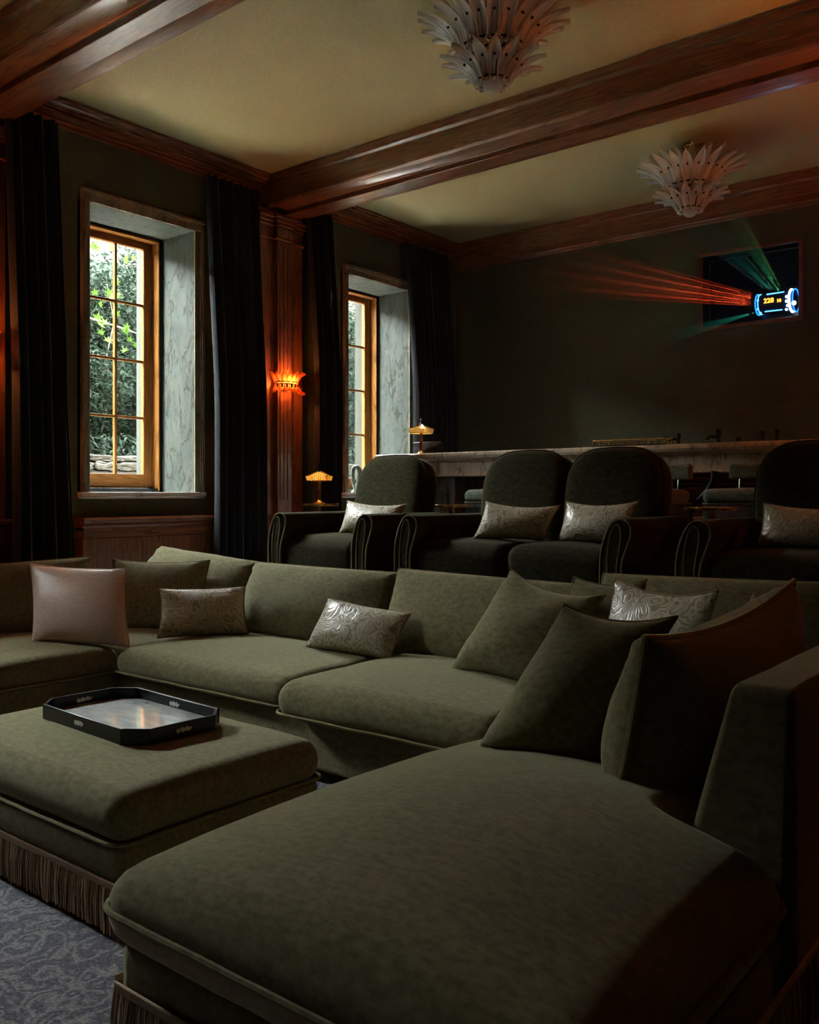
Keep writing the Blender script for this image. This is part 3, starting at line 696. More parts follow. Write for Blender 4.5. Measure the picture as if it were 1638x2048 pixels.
# T shaped chaise cushion: wide in front, narrower beside the arm
def chaise_cushion():
    x0, x1, xi, y0, yt, y1 = -1.955, -.655, -.94, 1.215, 2.28, 2.92
    zb, zs, zt, r = .285, .362, .455, .07
    # outline (counter clockwise) with rounded corners
    cor = [(x0, y0, .10), (x1, y0, .10), (x1, yt, .10), (xi, yt + .005, .03), (xi, y1, .08), (x0, y1, .16)]
    pts = []
    n = len(cor)
    for i, (x, y, rr) in enumerate(cor):
        p = Vector((x, y)); a = Vector(cor[i - 1][:2]); b = Vector(cor[(i + 1) % n][:2])
        da, db = (a - p).normalized(), (b - p).normalized()
        s, e = p + da * rr, p + db * rr
        for k in range(8):
            t = k / 7; pts.append((s * (1 - t) ** 2 + p * 2 * t * (1 - t) + e * t * t))
    out = []
    for i, p in enumerate(pts):
        q = pts[(i + 1) % len(pts)]; out.append(p); d = (q - p).length
        for k in range(1, int(d / .06)): out.append(p.lerp(q, k / int(d / .06)))
    cen = Vector((-1.42, 2.0)); N = len(out)
    def inset(p, d, k):
        a, b = out[k - 1], out[(k + 1) % N]; t = (b - a).normalized(); nn = Vector((-t.y, t.x)); return p + nn * d
    hx_, hy_ = (x1 - x0) / 2, (y1 - y0) / 2; mx_, my_ = (x0 + x1) / 2, 1.96; hy_ = .80
    def dm(x, y): return .13 * max(0, 1 - ((x - mx_) / hx_) ** 2) ** .95 * max(0, 1 - ((y - my_) / hy_) ** 2) ** .95
    V = []; layers = [(-.012, zb, 0), (.0, zb + .02, 0), (.0, zs - .012, 0), (-.004, zs, 0), (.004, zs + .03, 0), (.022, zs + .065, 0), (.055, zs + .098, 0), (.10, zs + .12, 0)]
    layers = [(.035, zb - .005, 0), (.012, zb + .02, 0), (.0, zs - .02, 0), (.006, zs, 0), (.002, zs + .022, .4), (.012, zs + .046, .7), (.035, zs + .070, .9), (.075, zs + .090, 1)]
    for d, z, wt in layers:
        for k, p in enumerate(out):
            q = inset(p, d, k)
            V.append((q.x, q.y, z + wt * dm(q.x, q.y) + .004 * nz((q.x, q.y, z), 5, 3)))
    Fs = []
    L = len(layers)
    for l in range(L - 1):
        for k in range(N): Fs.append((l * N + k, l * N + (k + 1) % N, (l + 1) * N + (k + 1) % N, (l + 1) * N + k))
    # domed top: shrink rings towards the middle
    R_ = 16; base_i = (L - 1) * N; last = base_i; top0 = zs + .094
    ring0 = [Vector(V[base_i + k][:2]) for k in range(N)]
    for s in range(1, R_):
        f = 1 - s / R_; st = len(V)
        for k in range(N):
            q = cen + (ring0[k] - cen) * f
            dome = dm(q.x, q.y)
            V.append((q.x, q.y, top0 + dome + .006 * nz((q.x, q.y, 0), 3.5, 8) + .003 * nz((q.x, q.y, 0), 9, 1)))
        for k in range(N): Fs.append((last + k, last + (k + 1) % N, st + (k + 1) % N, st + k))
        last = st
    V.append((cen.x, cen.y, top0 + dm(cen.x, cen.y))); ci = len(V) - 1
    for k in range(N): Fs.append((last + k, last + (k + 1) % N, ci))
    Fs.append(tuple(range(N))[::-1])
    o = MB().add(V, Fs).build('seat_cushion', VEL, ch, angle=180)
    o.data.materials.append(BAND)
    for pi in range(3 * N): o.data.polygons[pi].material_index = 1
    pp = MB().tube([(inset(p, -.004, k).x, inset(p, -.004, k).y, zs + .004 + .003 * nz((p.x, p.y, 0), 5, 3)) for k, p in enumerate(out)], .008, 6, True).build('piping', VEL, None)
    pp.parent = o; pp.matrix_parent_inverse = Matrix.Identity(4)
chaise_cushion()
base(ch, -1.91, -.68, 1.245, 2.93, .05, .30, .05)
# tapered arm along the right side
ar = MB(); pr = [(-.655, .06), (-.655, .80), (-.665, .845), (-.70, .868), (-.765, .872), (-.80, .85), (-.815, .81), (-.965, .30), (-.965, .06)]
arm = cushion_mesh(-.965, -.655, 2.30, 4.30, .06, .87, .035, 0, 9, wr=.004, n=22)
for i, v in enumerate(arm.v):
    t = max(0, (v[2] - .30) / .57); k = max(0, (-.655 - v[0]) / .31)
    arm.v[i] = (v[0] + .155 * t * k, v[1], v[2] + .0)
arm.build('arm', VEL, ch, angle=180)
back_cushion(ch, (-1.07, 3.42, .47), (-1.145, 2.33, .475), (-1.09, 2.41, .945), (-.985, 3.46, 1.035), .38, 21, pinch=.03, pr=.011, fluff=.34, sag=.05, wr=.02)
fringe(ch, (-1.913, 1.25, 0), (-1.913, 2.60, 0), (-1, 0, 0), .19, .01, seed=8)
fringe(ch, (-1.90, 1.242, 0), (-.69, 1.242, 0), (0, -1, 0), .19, .01, seed=9)
fringe(ch, (-.655, 1.25, 0), (-.655, 3.2, 0), (1, 0, 0), .19, .01, seed=10, pitch=.009)

# ------------------------------------------------------------------ ottoman and tray
ot = empty('ottoman', (-3.05, 2.0, 0), 'large square olive velvet ottoman with bullion fringe, under the black tray', 'ottoman')
ox0, ox1, oy0, oy1 = -3.74, -2.40, 1.57, 2.47
seat_cushion(ot, ox0, ox1, oy0, oy1, .27, .425, seed=31, r=.075, crown=.03, pz=.285, name='cushion', wr=.004, pm=VEL)
base(ot, ox0 + .015, ox1 - .015, oy0 + .015, oy1 - .015, .05, .275, .03)
fringe(ot, (ox0 + .02, oy0 + .012, 0), (ox1 - .02, oy0 + .012, 0), (0, -1, 0), .165, .006, seed=21)
fringe(ot, (ox1 - .012, oy0 + .02, 0), (ox1 - .012, oy1 - .02, 0), (1, 0, 0), .165, .006, seed=22)
# tray: notched corners, raised rim
TZ0 = .452
tray = empty('serving_tray', (-3.12, 2.10, TZ0), 'black lacquer serving tray with notched corners and pearl inlays on the ottoman', 'tray')
tw_, td_ = .37, .215
def tray_outline(sx, sy, c=.075):
    q = [(sx - c, -sy), (sx - c * .95, -sy + .012), (sx - .012, -sy + c * .8), (sx, -sy + c)]
    pts = []
    for qx, qy in ((1, -1), (1, 1), (-1, 1), (-1, -1)):
        seq = q if qx * qy < 0 else q[::-1]
        pts += [(p[0] * qx, p[1] * (-qy)) for p in seq]
    return pts
O1 = tray_outline(tw_, td_); O2 = tray_outline(tw_ - .010, td_ - .010, .072); n = len(O1); th = R(-3)
def TR_(p, z): return (tray.location.x + p[0] * math.cos(th) - p[1] * math.sin(th), tray.location.y + p[0] * math.sin(th) + p[1] * math.cos(th), TZ0 + z)
V = [TR_(p, 0) for p in O1] + [TR_(p, .058) for p in O1] + [TR_(p, .058) for p in O2] + [TR_(p, .012) for p in O2]
Fs = [tuple(range(n))]
for l in range(3): Fs += [(l * n + k, l * n + (k + 1) % n, (l + 1) * n + (k + 1) % n, (l + 1) * n + k) for k in range(n)]
Fs.append(tuple(3 * n + k for k in range(n)))
MB().add(V, Fs).build('rim', BLACK, tray, angle=30, bevel=.003)
TRAYREF = noisy('tray_reflection', (0.30, 0.33, 0.36), (0.62, 0.60, 0.54), 9, .2, .1, (1, 3, 1), Coat_Weight=1.0, Coat_Roughness=.06)  # pale base tones stand in for the window reflected in the tray
V = [TR_(p, .0125) for p in O2] + [TR_(p, .0145) for p in O2]
MB().add(V, [tuple(range(n))[::-1], tuple(range(n, 2 * n))] + [(k, (k + 1) % n, n + (k + 1) % n, n + k) for k in range(n)]).build('panel', TRAYREF, tray, angle=30)
INL = plain('mother_of_pearl', (0.62, 0.64, 0.60), .25)
fish = [(-.036, -.002), (-.028, .009), (-.018, .004), (-.008, .011), (.004, .005), (.014, .011), (.026, .004), (.036, .006), (.030, -.004), (.018, -.010), (.008, -.004), (-.004, -.011), (-.014, -.005), (-.026, -.011)]
def inlay(c, ax):
    def P(p, o): 
        return TR_((c[0] + p[0], c[1] + o), .030 + p[1]) if ax == 0 else TR_((c[0] + o, c[1] + p[0]), .030 + p[1])
    k = len(fish)
    for s in (-1, 1):
        V = [P(p, -.0015) for p in fish] + [P(p, .0015) for p in fish]
    MB().add(V, [tuple(range(k))[::-1], tuple(range(k, 2 * k))] + [(i, (i + 1) % k, k + (i + 1) % k, k + i) for i in range(k)]).build('inlay', INL, tray, smooth=False)
for sg in (-1, 1):
    for o_ in (0.0, -.010):
        inlay((0, sg * (td_ + o_ + (.0005 if o_ == 0 else 0))), 0); inlay((sg * (tw_ + o_ + (.0005 if o_ == 0 else 0)), 0), 1)

# ------------------------------------------------------------------ loose pillows on the sectional
pillow('throw_pillow', (-5.05, 2.74, .48), (-4.49, 3.02, .48), (-4.72, 3.14, .905), (-5.26, 2.84, .925), .20, SATIN, 'large rose satin square pillow at the left sofa corner', pipe=SATIN, seed=1, pinch=.06)
pillow('throw_pillow', (-5.17, 3.36, .47), (-4.66, 3.66, .47), (-4.80, 3.84, .915), (-5.40, 3.50, .91), .20, VEL, 'dark olive velvet pillow in the corner behind the rose pillow', pipe=VEL, seed=2, pinch=.05, sag=.01)
GB = 'brocade lumbar pillows'
pillow('lumbar_pillow', (-4.58, 3.27, .49), (-4.25, 3.70, .49), (-4.40, 3.80, .765), (-4.72, 3.38, .765), .15, SILK, 'pale brocade lumbar pillow standing upright beside the rose pillow', 'pillow', GB, CORD, .07, 3, pr=.004)
pillow('lumbar_pillow', (-3.61, 3.55, .50), (-3.03, 3.60, .49), (-3.00, 3.73, .72), (-3.56, 3.68, .765), .17, SILK, 'pale brocade lumbar pillow tilted in the middle of the long sofa', 'pillow', GB, CORD, .06, 4, pr=.004)
pillow('throw_pillow', (-2.56, 3.48, .49), (-1.98, 3.42, .49), (-1.84, 3.66, .905), (-2.38, 3.74, .985), .28, VEL, 'olive velvet square pillow with raised corner on the long sofa', pipe=VEL, seed=5, pinch=.10, sag=.03, fluff=.42, wr=.012)
pillow('throw_pillow', (-1.80, 2.62, .462), (-1.36, 2.66, .455), (-1.17, 2.84, .955), (-1.53, 2.74, .975), .36, VEL, 'dark olive velvet pillow leaning at the back of the chaise', pipe=VEL, seed=6, pinch=.07, fluff=.40, sag=.02, wr=.014)
pillow('lumbar_pillow', (-1.82, 3.50, .50), (-1.32, 3.34, .50), (-1.28, 3.50, .975), (-1.79, 3.66, .985), .15, SILK, 'large brocade pillow with gold cord, standing behind the chaise pillow', 'pillow', GB, CORD, .07, 7, pr=.006, sag=.03)
pillow('throw_pillow', (-2.10, 3.60, .50), (-1.72, 3.62, .50), (-1.70, 3.78, .975), (-2.06, 3.78, .965), .14, VEL, 'olive velvet pillow mostly hidden behind two other pillows', pipe=VEL, seed=9, pinch=.06, sag=.02)
pillow('throw_pillow', (-1.30, 3.60, .50), (-1.08, 3.10, .50), (-1.02, 3.30, .93), (-1.22, 3.74, .95), .12, VEL, 'olive velvet pillow slumped behind the long chaise back cushion', pipe=VEL, seed=10, pinch=.06, sag=.02)

# ================================================================== RECLINERS ON THE RISER
def arm_profile():
    P = [(0, 0), (0, .40), (.008, .47), (.028, .54), (.055, .60), (.085, .638), (.12, .654), (.155, .652), (.185, .638), (.203, .61), (.205, .575), (.195, .54),
         (.172, .48), (.152, .43), (.142, .38), (.14, .3), (.14, 0)]
    return P
def recliner(name, x0, seats, y0, label, panel=True, group='olive velvet recliners'):
    z0 = .56; aw = .20; sw = .665; W = 2 * aw + seats * sw
    root = empty(name, (x0 + W / 2, y0 + .4, z0), label, 'recliner', group)
    pr = arm_profile()
    for i, ax in enumerate((x0, x0 + W - aw)):
        dn = len(pr); V = []; lay = [(0.0, .012), (.006, .004), (.02, 0), (.93, 0), (.95, .01)]
        cx_, cz_ = .09, .33
        a = MB()
        for yy, ins in lay:
            V += [(ax + cx_ + (p[0] - cx_) * (1 - ins * 8), y0 + yy, z0 + (p[1] if p[1] < .01 else cz_ + (p[1] - cz_) * (1 - ins * 3))) for p in pr]
        Fs = []
        for l in range(len(lay) - 1): Fs += [(l * dn + k, l * dn + (k + 1) % dn, (l + 1) * dn + (k + 1) % dn, (l + 1) * dn + k) for k in range(dn)]
        Fs += [tuple(range(dn))[::-1], tuple((len(lay) - 1) * dn + k for k in range(dn))]
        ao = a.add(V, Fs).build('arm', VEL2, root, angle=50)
        def ring(f, g): return [(ax + .085 + (p[0] - .085) * f, y0 - .004, z0 + (p[1] if p[1] < .01 else .33 + (p[1] - .33) * g)) for p in pr]
        t = MB().tube(ring(.93, .985), .006, 6); t.tube(ring(.42, .90), .005, 6)
        q = t.build('piping', PIPE2, None); q.parent = ao; q.matrix_parent_inverse = Matrix.Identity(4)
        pn = MB(); rg = [(ax + .085 + (p[0] - .085) * .40, z0 + (p[1] if p[1] < .01 else .33 + (p[1] - .33) * .89)) for p in pr]
        pn.prism(rg, 1, y0 - .006, y0 + .02); q = pn.build('front_panel', VEL2, None, bevel=.004); q.parent = ao; q.matrix_parent_inverse = Matrix.Identity(4)
        if i == 0 and panel:
            fx = ax + .17
            cpn = box('control_panel', BLACKM, fx - .03, fx + .004, y0 + .30, y0 + .38, z0 + .505, z0 + .565, None, .004)
            cpn.parent = root; cpn.matrix_parent_inverse = Matrix.Translation(-Vector(root.location))
            for r_ in range(2):
                for c_ in range(3):
                    b = box('button', plain('button_ivory', (0.55, 0.52, 0.42), .4) if 'button_ivory' not in bpy.data.materials else bpy.data.materials['button_ivory'],
                            fx + .003, fx + .007, y0 + .308 + .024 * c_, y0 + .320 + .024 * c_, z0 + .515 + .024 * r_, z0 + .527 + .024 * r_, None, 0)
                    b.parent = cpn; b.matrix_parent_inverse = Matrix.Identity(4)
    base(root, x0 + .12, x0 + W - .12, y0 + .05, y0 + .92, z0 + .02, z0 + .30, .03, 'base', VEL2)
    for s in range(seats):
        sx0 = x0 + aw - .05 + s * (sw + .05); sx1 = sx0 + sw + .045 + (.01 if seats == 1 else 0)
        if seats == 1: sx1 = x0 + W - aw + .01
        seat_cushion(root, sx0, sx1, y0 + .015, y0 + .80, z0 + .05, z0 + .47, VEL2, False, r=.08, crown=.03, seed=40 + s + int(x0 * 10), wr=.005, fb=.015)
        # arched backrest, leaning back
        bx0 = x0 + aw - .045 + s * (sw + .02); bx1 = bx0 + sw + .05; hw = (bx1 - bx0) / 2; cxm = (bx0 + bx1) / 2
        H_ = .80; out = [(-hw * .93, 0), (-hw * .97, .2), (-hw, .45)]
        for k in range(17):
            a = math.pi - math.pi * k / 16
            out.append((hw * math.copysign(abs(math.cos(a)) ** .62, math.cos(a)), .47 + (H_ - .47) * math.sin(a) ** .72))
        out += [(hw, .45), (hw * .97, .2), (hw * .93, 0)]
        lean = R(11); nn = len(out); V = []
        lay = [(.0, .60, -.022), (.0, .78, -.017), (.0, .90, -.004), (.0, .965, .018), (.0, 1.0, .05), (0, 1.0, .17), (0, .97, .205), (0, .90, .225)]
        def PB(px, pz, py):
            yy = y0 + .70 + py * math.cos(lean) + pz * math.sin(lean); zz = z0 + .33 + pz * math.cos(lean) - py * math.sin(lean)
            return (cxm + px, yy, zz)
        for _, sc, dy in lay:
            V += [PB(p[0] * sc, .36 + (p[1] - .36) * sc, dy) for p in out]
        Fs = []
        for l in range(len(lay) - 1): Fs += [(l * nn + k, l * nn + (k + 1) % nn, (l + 1) * nn + (k + 1) % nn, (l + 1) * nn + k) for k in range(nn)]
        Fs += [tuple(range(nn))[::-1], tuple((len(lay) - 1) * nn + k for k in range(nn))]
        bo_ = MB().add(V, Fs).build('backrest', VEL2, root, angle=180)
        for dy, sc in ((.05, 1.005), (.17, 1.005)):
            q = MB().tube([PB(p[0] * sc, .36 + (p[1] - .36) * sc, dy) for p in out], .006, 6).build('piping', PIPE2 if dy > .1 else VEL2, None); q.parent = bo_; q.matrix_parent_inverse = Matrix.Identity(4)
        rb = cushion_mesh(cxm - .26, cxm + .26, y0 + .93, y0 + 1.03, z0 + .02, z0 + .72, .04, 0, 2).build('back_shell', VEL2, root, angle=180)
    return root
YR = 4.72
recliner('recliner', -5.20, 1, YR, 'single olive velvet recliner at the left, beside the lit table lamp')
recliner('recliner', -3.94, 2, YR, 'double olive velvet recliner seat in the middle of the raised row')
recliner('recliner', -1.96, 1, YR, 'single olive velvet recliner cut off by the right edge of the view')
def lum(x0, x1, y0, y1, dz, lab, seed, dx=.03):
    pillow('lumbar_pillow', (x0, y0, 1.055), (x1, y1, 1.055), (x1 + dx + .02, y1 + .07, 1.30 + dz), (x0 + dx, y0 + .06, 1.305), .14, SILK, lab, 'pillow', GB, CORD, .07, seed, pr=.004, sag=.02)
lum(-4.74, -4.22, 5.02, 5.06, -.02, 'brocade lumbar pillow on the single recliner beside the lit lamp', 11)
lum(-3.45, -2.97, 4.95, 5.05, -.02, 'brocade lumbar pillow on the left seat of the double recliner', 12, .06)
lum(-2.87, -2.38, 5.05, 5.00, .01, 'brocade lumbar pillow on the right seat of the double recliner', 13, .03)
lum(-1.66, -1.16, 5.12, 5.14, -.01, 'brocade lumbar pillow on the recliner at the right edge', 14, .02)

# ================================================================== BAR
by0, by1, bz = 6.60, 7.32, 1.732
bar = empty('bar_counter', (-2.9, 6.95, .56), 'long marble topped bar behind the recliners', 'bar')
XB0, XB1 = -5.74, -.05
prof = [(by0, bz), (by0 - .02, bz - .012), (by0 - .025, bz - .035), (by0 - .015, bz - .058), (by0 + .005, bz - .064), (by0 + .008, bz - .078), (by0 + .03, bz - .084), (by0 + .035, bz - .10), (by0 + .045, bz - .19), (by0 + .03, bz - .195), (by0 + .03, bz - .215), (by0 + .06, bz - .22), (by1, bz - .22), (by1, bz)]
MB().prism(prof, 0, XB0, XB1).build('countertop', BMARB, bar, angle=28)
GM = marble('grey_marble', (0.22, 0.23, 0.22), (0.12, 0.13, 0.13), (0.04, 0.04, 0.035), 1.8)
for xa, xb in ((-5.60, -4.86), (-.75, -.1)):
    pm_ = MB().box(xa, xb, by0 + .08, by1 - .05, .56, bz - .22); pm_.build('pier', GM, bar, bevel=.004)
    fr = MB()
    fr.box(xa + .08, xb - .08, by0 + .06, by0 + .08, bz - .33, bz - .315); fr.box(xa + .08, xa + .095, by0 + .06, by0 + .08, .7, bz - .33); fr.box(xb - .095, xb - .08, by0 + .06, by0 + .08, .7, bz - .33)
    fr.build('pier_moulding', GM, bar, bevel=.003)
box('front_backing', BLACKM, -4.86, -.75, 7.06, 7.10, .56, bz - .22, bar, 0)
REDW = wood('red_stained_oak', 0, (0.14, 0.035, 0.018), (0.36, 0.11, 0.06), (0.55, 0.19, 0.11), .45)
sp = None; zz = .60
while zz < bz - .25:
    if sp is None:
        sp = MB().prism([(7.06, 0), (7.045, .003), (7.036, .014), (7.036, .022), (7.045, .033), (7.06, .036)], 0, -4.86, -.75).build('slat', REDW, None)
        sp.parent = bar; sp.matrix_parent_inverse = Matrix.Translation(-bar.location); sp.location = (0, 0, zz)
    else:
        c = inst(sp, bar); c.matrix_parent_inverse = Matrix.Translation(-bar.location); c.location = (0, 0, zz)
    zz += .039
# table lamp of pleated glass rods
LS = leaf_glass('ribbed_amber_shade', (0.85, 0.72, 0.40), .22, .5, .25, ribs=False)
def lamp(x, y, z, label, power):
    root = empty('table_lamp', (x, y, z), label, 'lamp', 'brass table lamps with pleated glass shades')
    MB().lathe([(.001, 0), (.052, 0), (.054, .008), (.045, .012), (.03, .022), (.019, .034), (.016, .045), (.001, .045)], (x, y, z), 28).build('base', BRASS, root)
    MB().lathe([(.001, .04), (.0165, .04), (.0165, .125), (.021, .127), (.021, .132), (.0165, .134), (.0165, .225), (.001, .225)], (x, y, z), 24).build('stem', plain('copper_stem', (0.36, 0.15, 0.06), .35, 1.0) if 'copper_stem' not in bpy.data.materials else bpy.data.materials['copper_stem'], root)
    sh = MB().lathe([(.112, .208), (.122, .245), (.118, .248), (.026, .290), (.022, .288), (.116, .243), (.107, .210), (.112, .208)], (x, y, z), 44).build('shade', LS, root, angle=30)
    rb = MB()
    for k in range(44):
        a = 2 * math.pi * k / 44; ca, sa = math.cos(a), math.sin(a)
        rb.tube([(x + .112 * ca, y + .112 * sa, z + .207), (x + .123 * ca, y + .123 * sa, z + .246), (x + .024 * ca, y + .024 * sa, z + .291)], .0022, 4)
    q = rb.build('shade_rods', BRASS, None); q.parent = sh; q.matrix_parent_inverse = Matrix.Identity(4)
    rg = MB().tube([(x + .113 * math.cos(2 * math.pi * k / 40), y + .113 * math.sin(2 * math.pi * k / 40), z + .207) for k in range(40)], .003, 6, True).build('shade_ring', BRASS, None)
    rg.parent = sh; rg.matrix_parent_inverse = Matrix.Identity(4)
    MB().lathe([(.001, .285), (.026, .285), (.022, .292), (.008, .305), (.006, .32), (.012, .328), (.012, .336), (.005, .344), (.010, .352), (.010, .36), (.001, .366)], (x, y, z), 16).build('finial', BRONZE, root)
    bl = emit('lamp_bulb', (1.0, 0.62, 0.25), 6.0) if 'lamp_bulb' not in bpy.data.materials else bpy.data.materials['lamp_bulb']
    for dx in (-.045, .045): MB().sphere((x + dx, y, z + .236), .014).build('bulb', bl, root)
    L = bpy.data.lights.new('lamp_light', 'POINT'); L.energy = power; L.color = (1, .55, .22); L.shadow_soft_size = .02
    lo_ = bpy.data.objects.new('lamp_light', L); C.objects.link(lo_); lo_.location = (x, y, z + .232)
lamp(-5.39, 6.86, bz, 'small brass lamp with pleated glass shade on the bar beside the laptop', .7)
lt = empty('laptop', (-5.42, 7.15, bz), 'thin dark laptop open on the bar behind the lamp', 'laptop')
box('keyboard_deck', plain('laptop_grey', (.03, .032, .04), .35, .6), -5.56, -5.22, 7.02, 7.24, bz, bz + .014, lt)
m = MB().box(-5.56, -5.22, 0, .008, 0, .2); a = R(22)
m.v = [(v[0] + .35 * 0, 7.02 - v[2] * math.sin(a) + v[1] * math.cos(a), bz + .012 + v[2] * math.cos(a) * .62 + v[1] * math.sin(a)) for v in m.v]
m.build('screen', bpy.data.materials['laptop_grey'], lt, bevel=.003)
# gallery tray on the bar
gt = empty('gallery_tray', (-3.15, 6.79, bz), 'long gilt tray with a low railing on the bar', 'tray')
gx0, gx1, gy0, gy1 = -3.45, -2.86, 6.64, 6.94
box('tray_base', BRONZE, gx0, gx1, gy0, gy1, bz, bz + .012, gt)
rl = MB().tube(rrect(gx0, gx1, gy0, gy1, .02, bz + .052), .005, 6, True); rl.build('rail', BRASS, gt)
po = None; ptsr = [(gx0 + (gx1 - gx0) * k / 10, yy) for k in range(11) for yy in (gy0, gy1)] + [(xx, gy0 + (gy1 - gy0) * k / 5) for k in range(1, 5) for xx in (gx0, gx1)]
for (xx, yy) in ptsr:
    if po is None:
        po = MB().lathe([(.001, 0), (.005, 0), (.003, .012), (.006, .02), (.003, .028), (.004, .04), (.001, .042)], (0, 0, 0), 8).build('baluster', BRASS, None); o = po
    else: o = inst(po, None)
    o.parent = gt; o.matrix_parent_inverse = Matrix.Translation(-gt.location); o.location = (xx, yy, bz + .011)
for hx in (gx0, gx1):
    s = -1 if hx == gx0 else 1
    MB().tube([(hx, 6.76, bz + .05), (hx + s * .03, 6.77, bz + .058), (hx + s * .035, 6.82, bz + .06), (hx + s * .03, 6.87, bz + .058), (hx, 6.88, bz + .05)], .005, 6).build('handle', BRASS, gt)
# small bar things
def tapfit(name, x, h, w_, label, sideways):
    root = empty(name, (x, 6.82, bz), label, name.replace('_', ' '), 'dark bar fittings along the counter')
    MB().lathe([(.001, 0), (w_ * .9, 0), (w_ * .9, .012), (w_ * .5, .018), (w_ * .45, h * .55), (w_ * .7, h * .62), (w_ * .7, h * .95), (w_ * .3, h), (.001, h)], (x, 6.82, bz), 16).build('body', BLACKM, root)
    if sideways: MB().tube([(x, 6.82, bz + h * .45), (x - .06, 6.82, bz + h * .55), (x - .09, 6.82, bz + h * .35)], .010, 8).build('spout', BLACKM, root)
tapfit('bar_tap', -2.80, .10, .02, 'small dark bar tap just right of the gilt tray', True)
tapfit('bar_tap', -2.49, .115, .03, 'stout dark bar tap halfway along the right of the counter', True)
tapfit('ornament', -2.34, .045, .028, 'low dark ornament between the taps on the counter', False)
tapfit('bottle_stopper', -2.16, .09, .024, 'dark stopper standing left of its twin on the bar', False)
tapfit('bottle_stopper', -2.06, .10, .026, 'dark stopper standing right of its twin on the bar', False)

# side tables
def side_table(x, y, label):
    z0, z1 = .56, 1.268
    root = empty('side_table', (x, y, z0), label, 'side table', 'round brass side tables behind the recliners')
    MB().lathe([(.001, z1 - .022), (.172, z1 - .022), (.176, z1 - .018), (.176, z1 - .003), (.172, z1), (.166, z1 - .003), (.001, z1 - .003)], (x, y, 0), 48).build('top', BRASS, root, angle=30)
    MB().lathe([(.001, z0 + .02), (.024, z0 + .02), (.024, z1 - .02), (.001, z1 - .02)], (x, y, 0), 24).build('stem', BRASS, root)
    MB().lathe([(.001, z0), (.13, z0), (.13, z0 + .012), (.03, z0 + .03), (.001, z0 + .03)], (x, y, 0), 32).build('foot', BRASS, root)
side_table(-5.72, 5.80, 'round brass side table holding the lit lamp')
side_table(-4.34, 5.93, 'round brass side table between the single and double recliners')
side_table(-2.155, 5.80, 'round brass side table in front of the green bar stool')
lamp(-5.72, 5.80, 1.266, 'brass lamp with glowing pleated glass shade on a side table', 2.4)

# bar stools
STV = velvet('stool_velvet', (0.10, 0.12, 0.085), (0.19, 0.21, 0.16))
def stool(x, y, label):
    z0 = .56
    root = empty('bar_stool', (x, y, z0), label, 'bar stool', 'fringed velvet bar stools')
    cushion_mesh(x - .235, x + .235, y - .2, y + .2, 1.285, 1.385, .045, .01, 3).build('seat', STV, root, angle=180)
    cushion_mesh(x - .19, x + .23, y + .19, y + .25, 1.455, 1.575, .03, 0, 4).build('backrest', STV, root, angle=180)
    for dx in (-.11, .13): MB().tube([(x + dx, y + .205, 1.34), (x + dx, y + .215, 1.47)], .011, 8).build('post', CHROME, root)
    MB().tube(rrect(x - .237, x + .237, y - .202, y + .202, .045, 1.287), .005, 6, True).build('trim_cord', PIPE2, root)
    f = MB(); rd = random.Random(int(x * 100))
    loop = rrect(x - .232, x + .232, y - .197, y + .197, .04, 1.28, 6, 60)
    for p in loop: f.tube([p, (p[0] + rd.uniform(-.004, .004), p[1] + rd.uniform(-.004, .004), 1.15 + rd.uniform(0, .015))], .0025, 4, cap=False)
    o = f.build('seat_fringe', noisy('grey_fringe', (.12, .11, .10), (.3, .29, .27), 90, .8, 0) if 'grey_fringe' not in bpy.data.materials else bpy.data.materials['grey_fringe'], root, smooth=False); o['kind'] = 'stuff'
    for sx in (-1, 1):
        for sy in (-1, 1): MB().tube([(x + sx * .15, y + sy * .12, 1.285), (x + sx * .21, y + sy * .18, z0)], [.014, .009], 8).build('leg', BLACKM, root)
    MB().tube(rrect(x - .185, x + .185, y - .155, y + .155, .02, .80), .008, 6, True).build('foot_ring', BRASS, root)
stool(-4.10, 6.27, 'fringed bar stool peeking out left of the double recliner')
stool(-2.78, 6.24, 'fringed bar stool hidden behind the double recliner, backrest tip showing')
stool(-2.10, 6.27, 'green velvet bar stool with fringed seat between the right recliners')
# black curved stand
cs = empty('black_stand', (-2.43, 6.55, .56), 'curved black metal stand under the bar beside the green stool', 'stand')
MB().tube([(-2.40, 6.50, 1.52), (-2.41, 6.50, 1.45), (-2.45, 6.50, 1.38), (-2.52, 6.50, 1.31), (-2.58, 6.5, 1.22), (-2.60, 6.5, 1.0)], [.026, .024, .02, .018, .015, .012], 10).build('curved_arm', BLACKM, cs)
MB().tube([(-2.475, 6.52, 1.44), (-2.475, 6.52, .57)], .013, 8).build('upright', BLACKM, cs)
MB().lathe([(.001, 0), (.12, 0), (.12, .015), (.02, .03), (.001, .03)], (-2.5, 6.5, .56), 24).build('foot', BLACKM, cs)
# looped sculpture on the far window sill
scu = empty('loop_sculpture', (-6.68, 7.33, 1.37), 'grey green stone loop sculpture on the far window sill', 'sculpture')
lp_ = []
for k in range(33):
    a = R(-60 + 330 * k / 32); lp_.append((-6.68 + .02 * math.sin(a * 2), 7.345 + .052 * math.cos(a) * (1.15 if math.sin(a) < 0 else .8), 1.515 + .135 * math.sin(a)))
MB().tube(lp_, [.026 - .012 * (k / 32) + .012 * math.sin(math.pi * k / 32) * (1 - k / 32) for k in range(33)], 12).build('loop', noisy('green_stone', (.16, .20, .17), (.34, .38, .33), 30, .45, .1), scu)
MB().lathe([(.001, 0), (.05, 0), (.052, .012), (.04, .03), (.001, .035)], (-6.68, 7.345, 1.37), 20).build('foot', bpy.data.materials['green_stone'], scu)

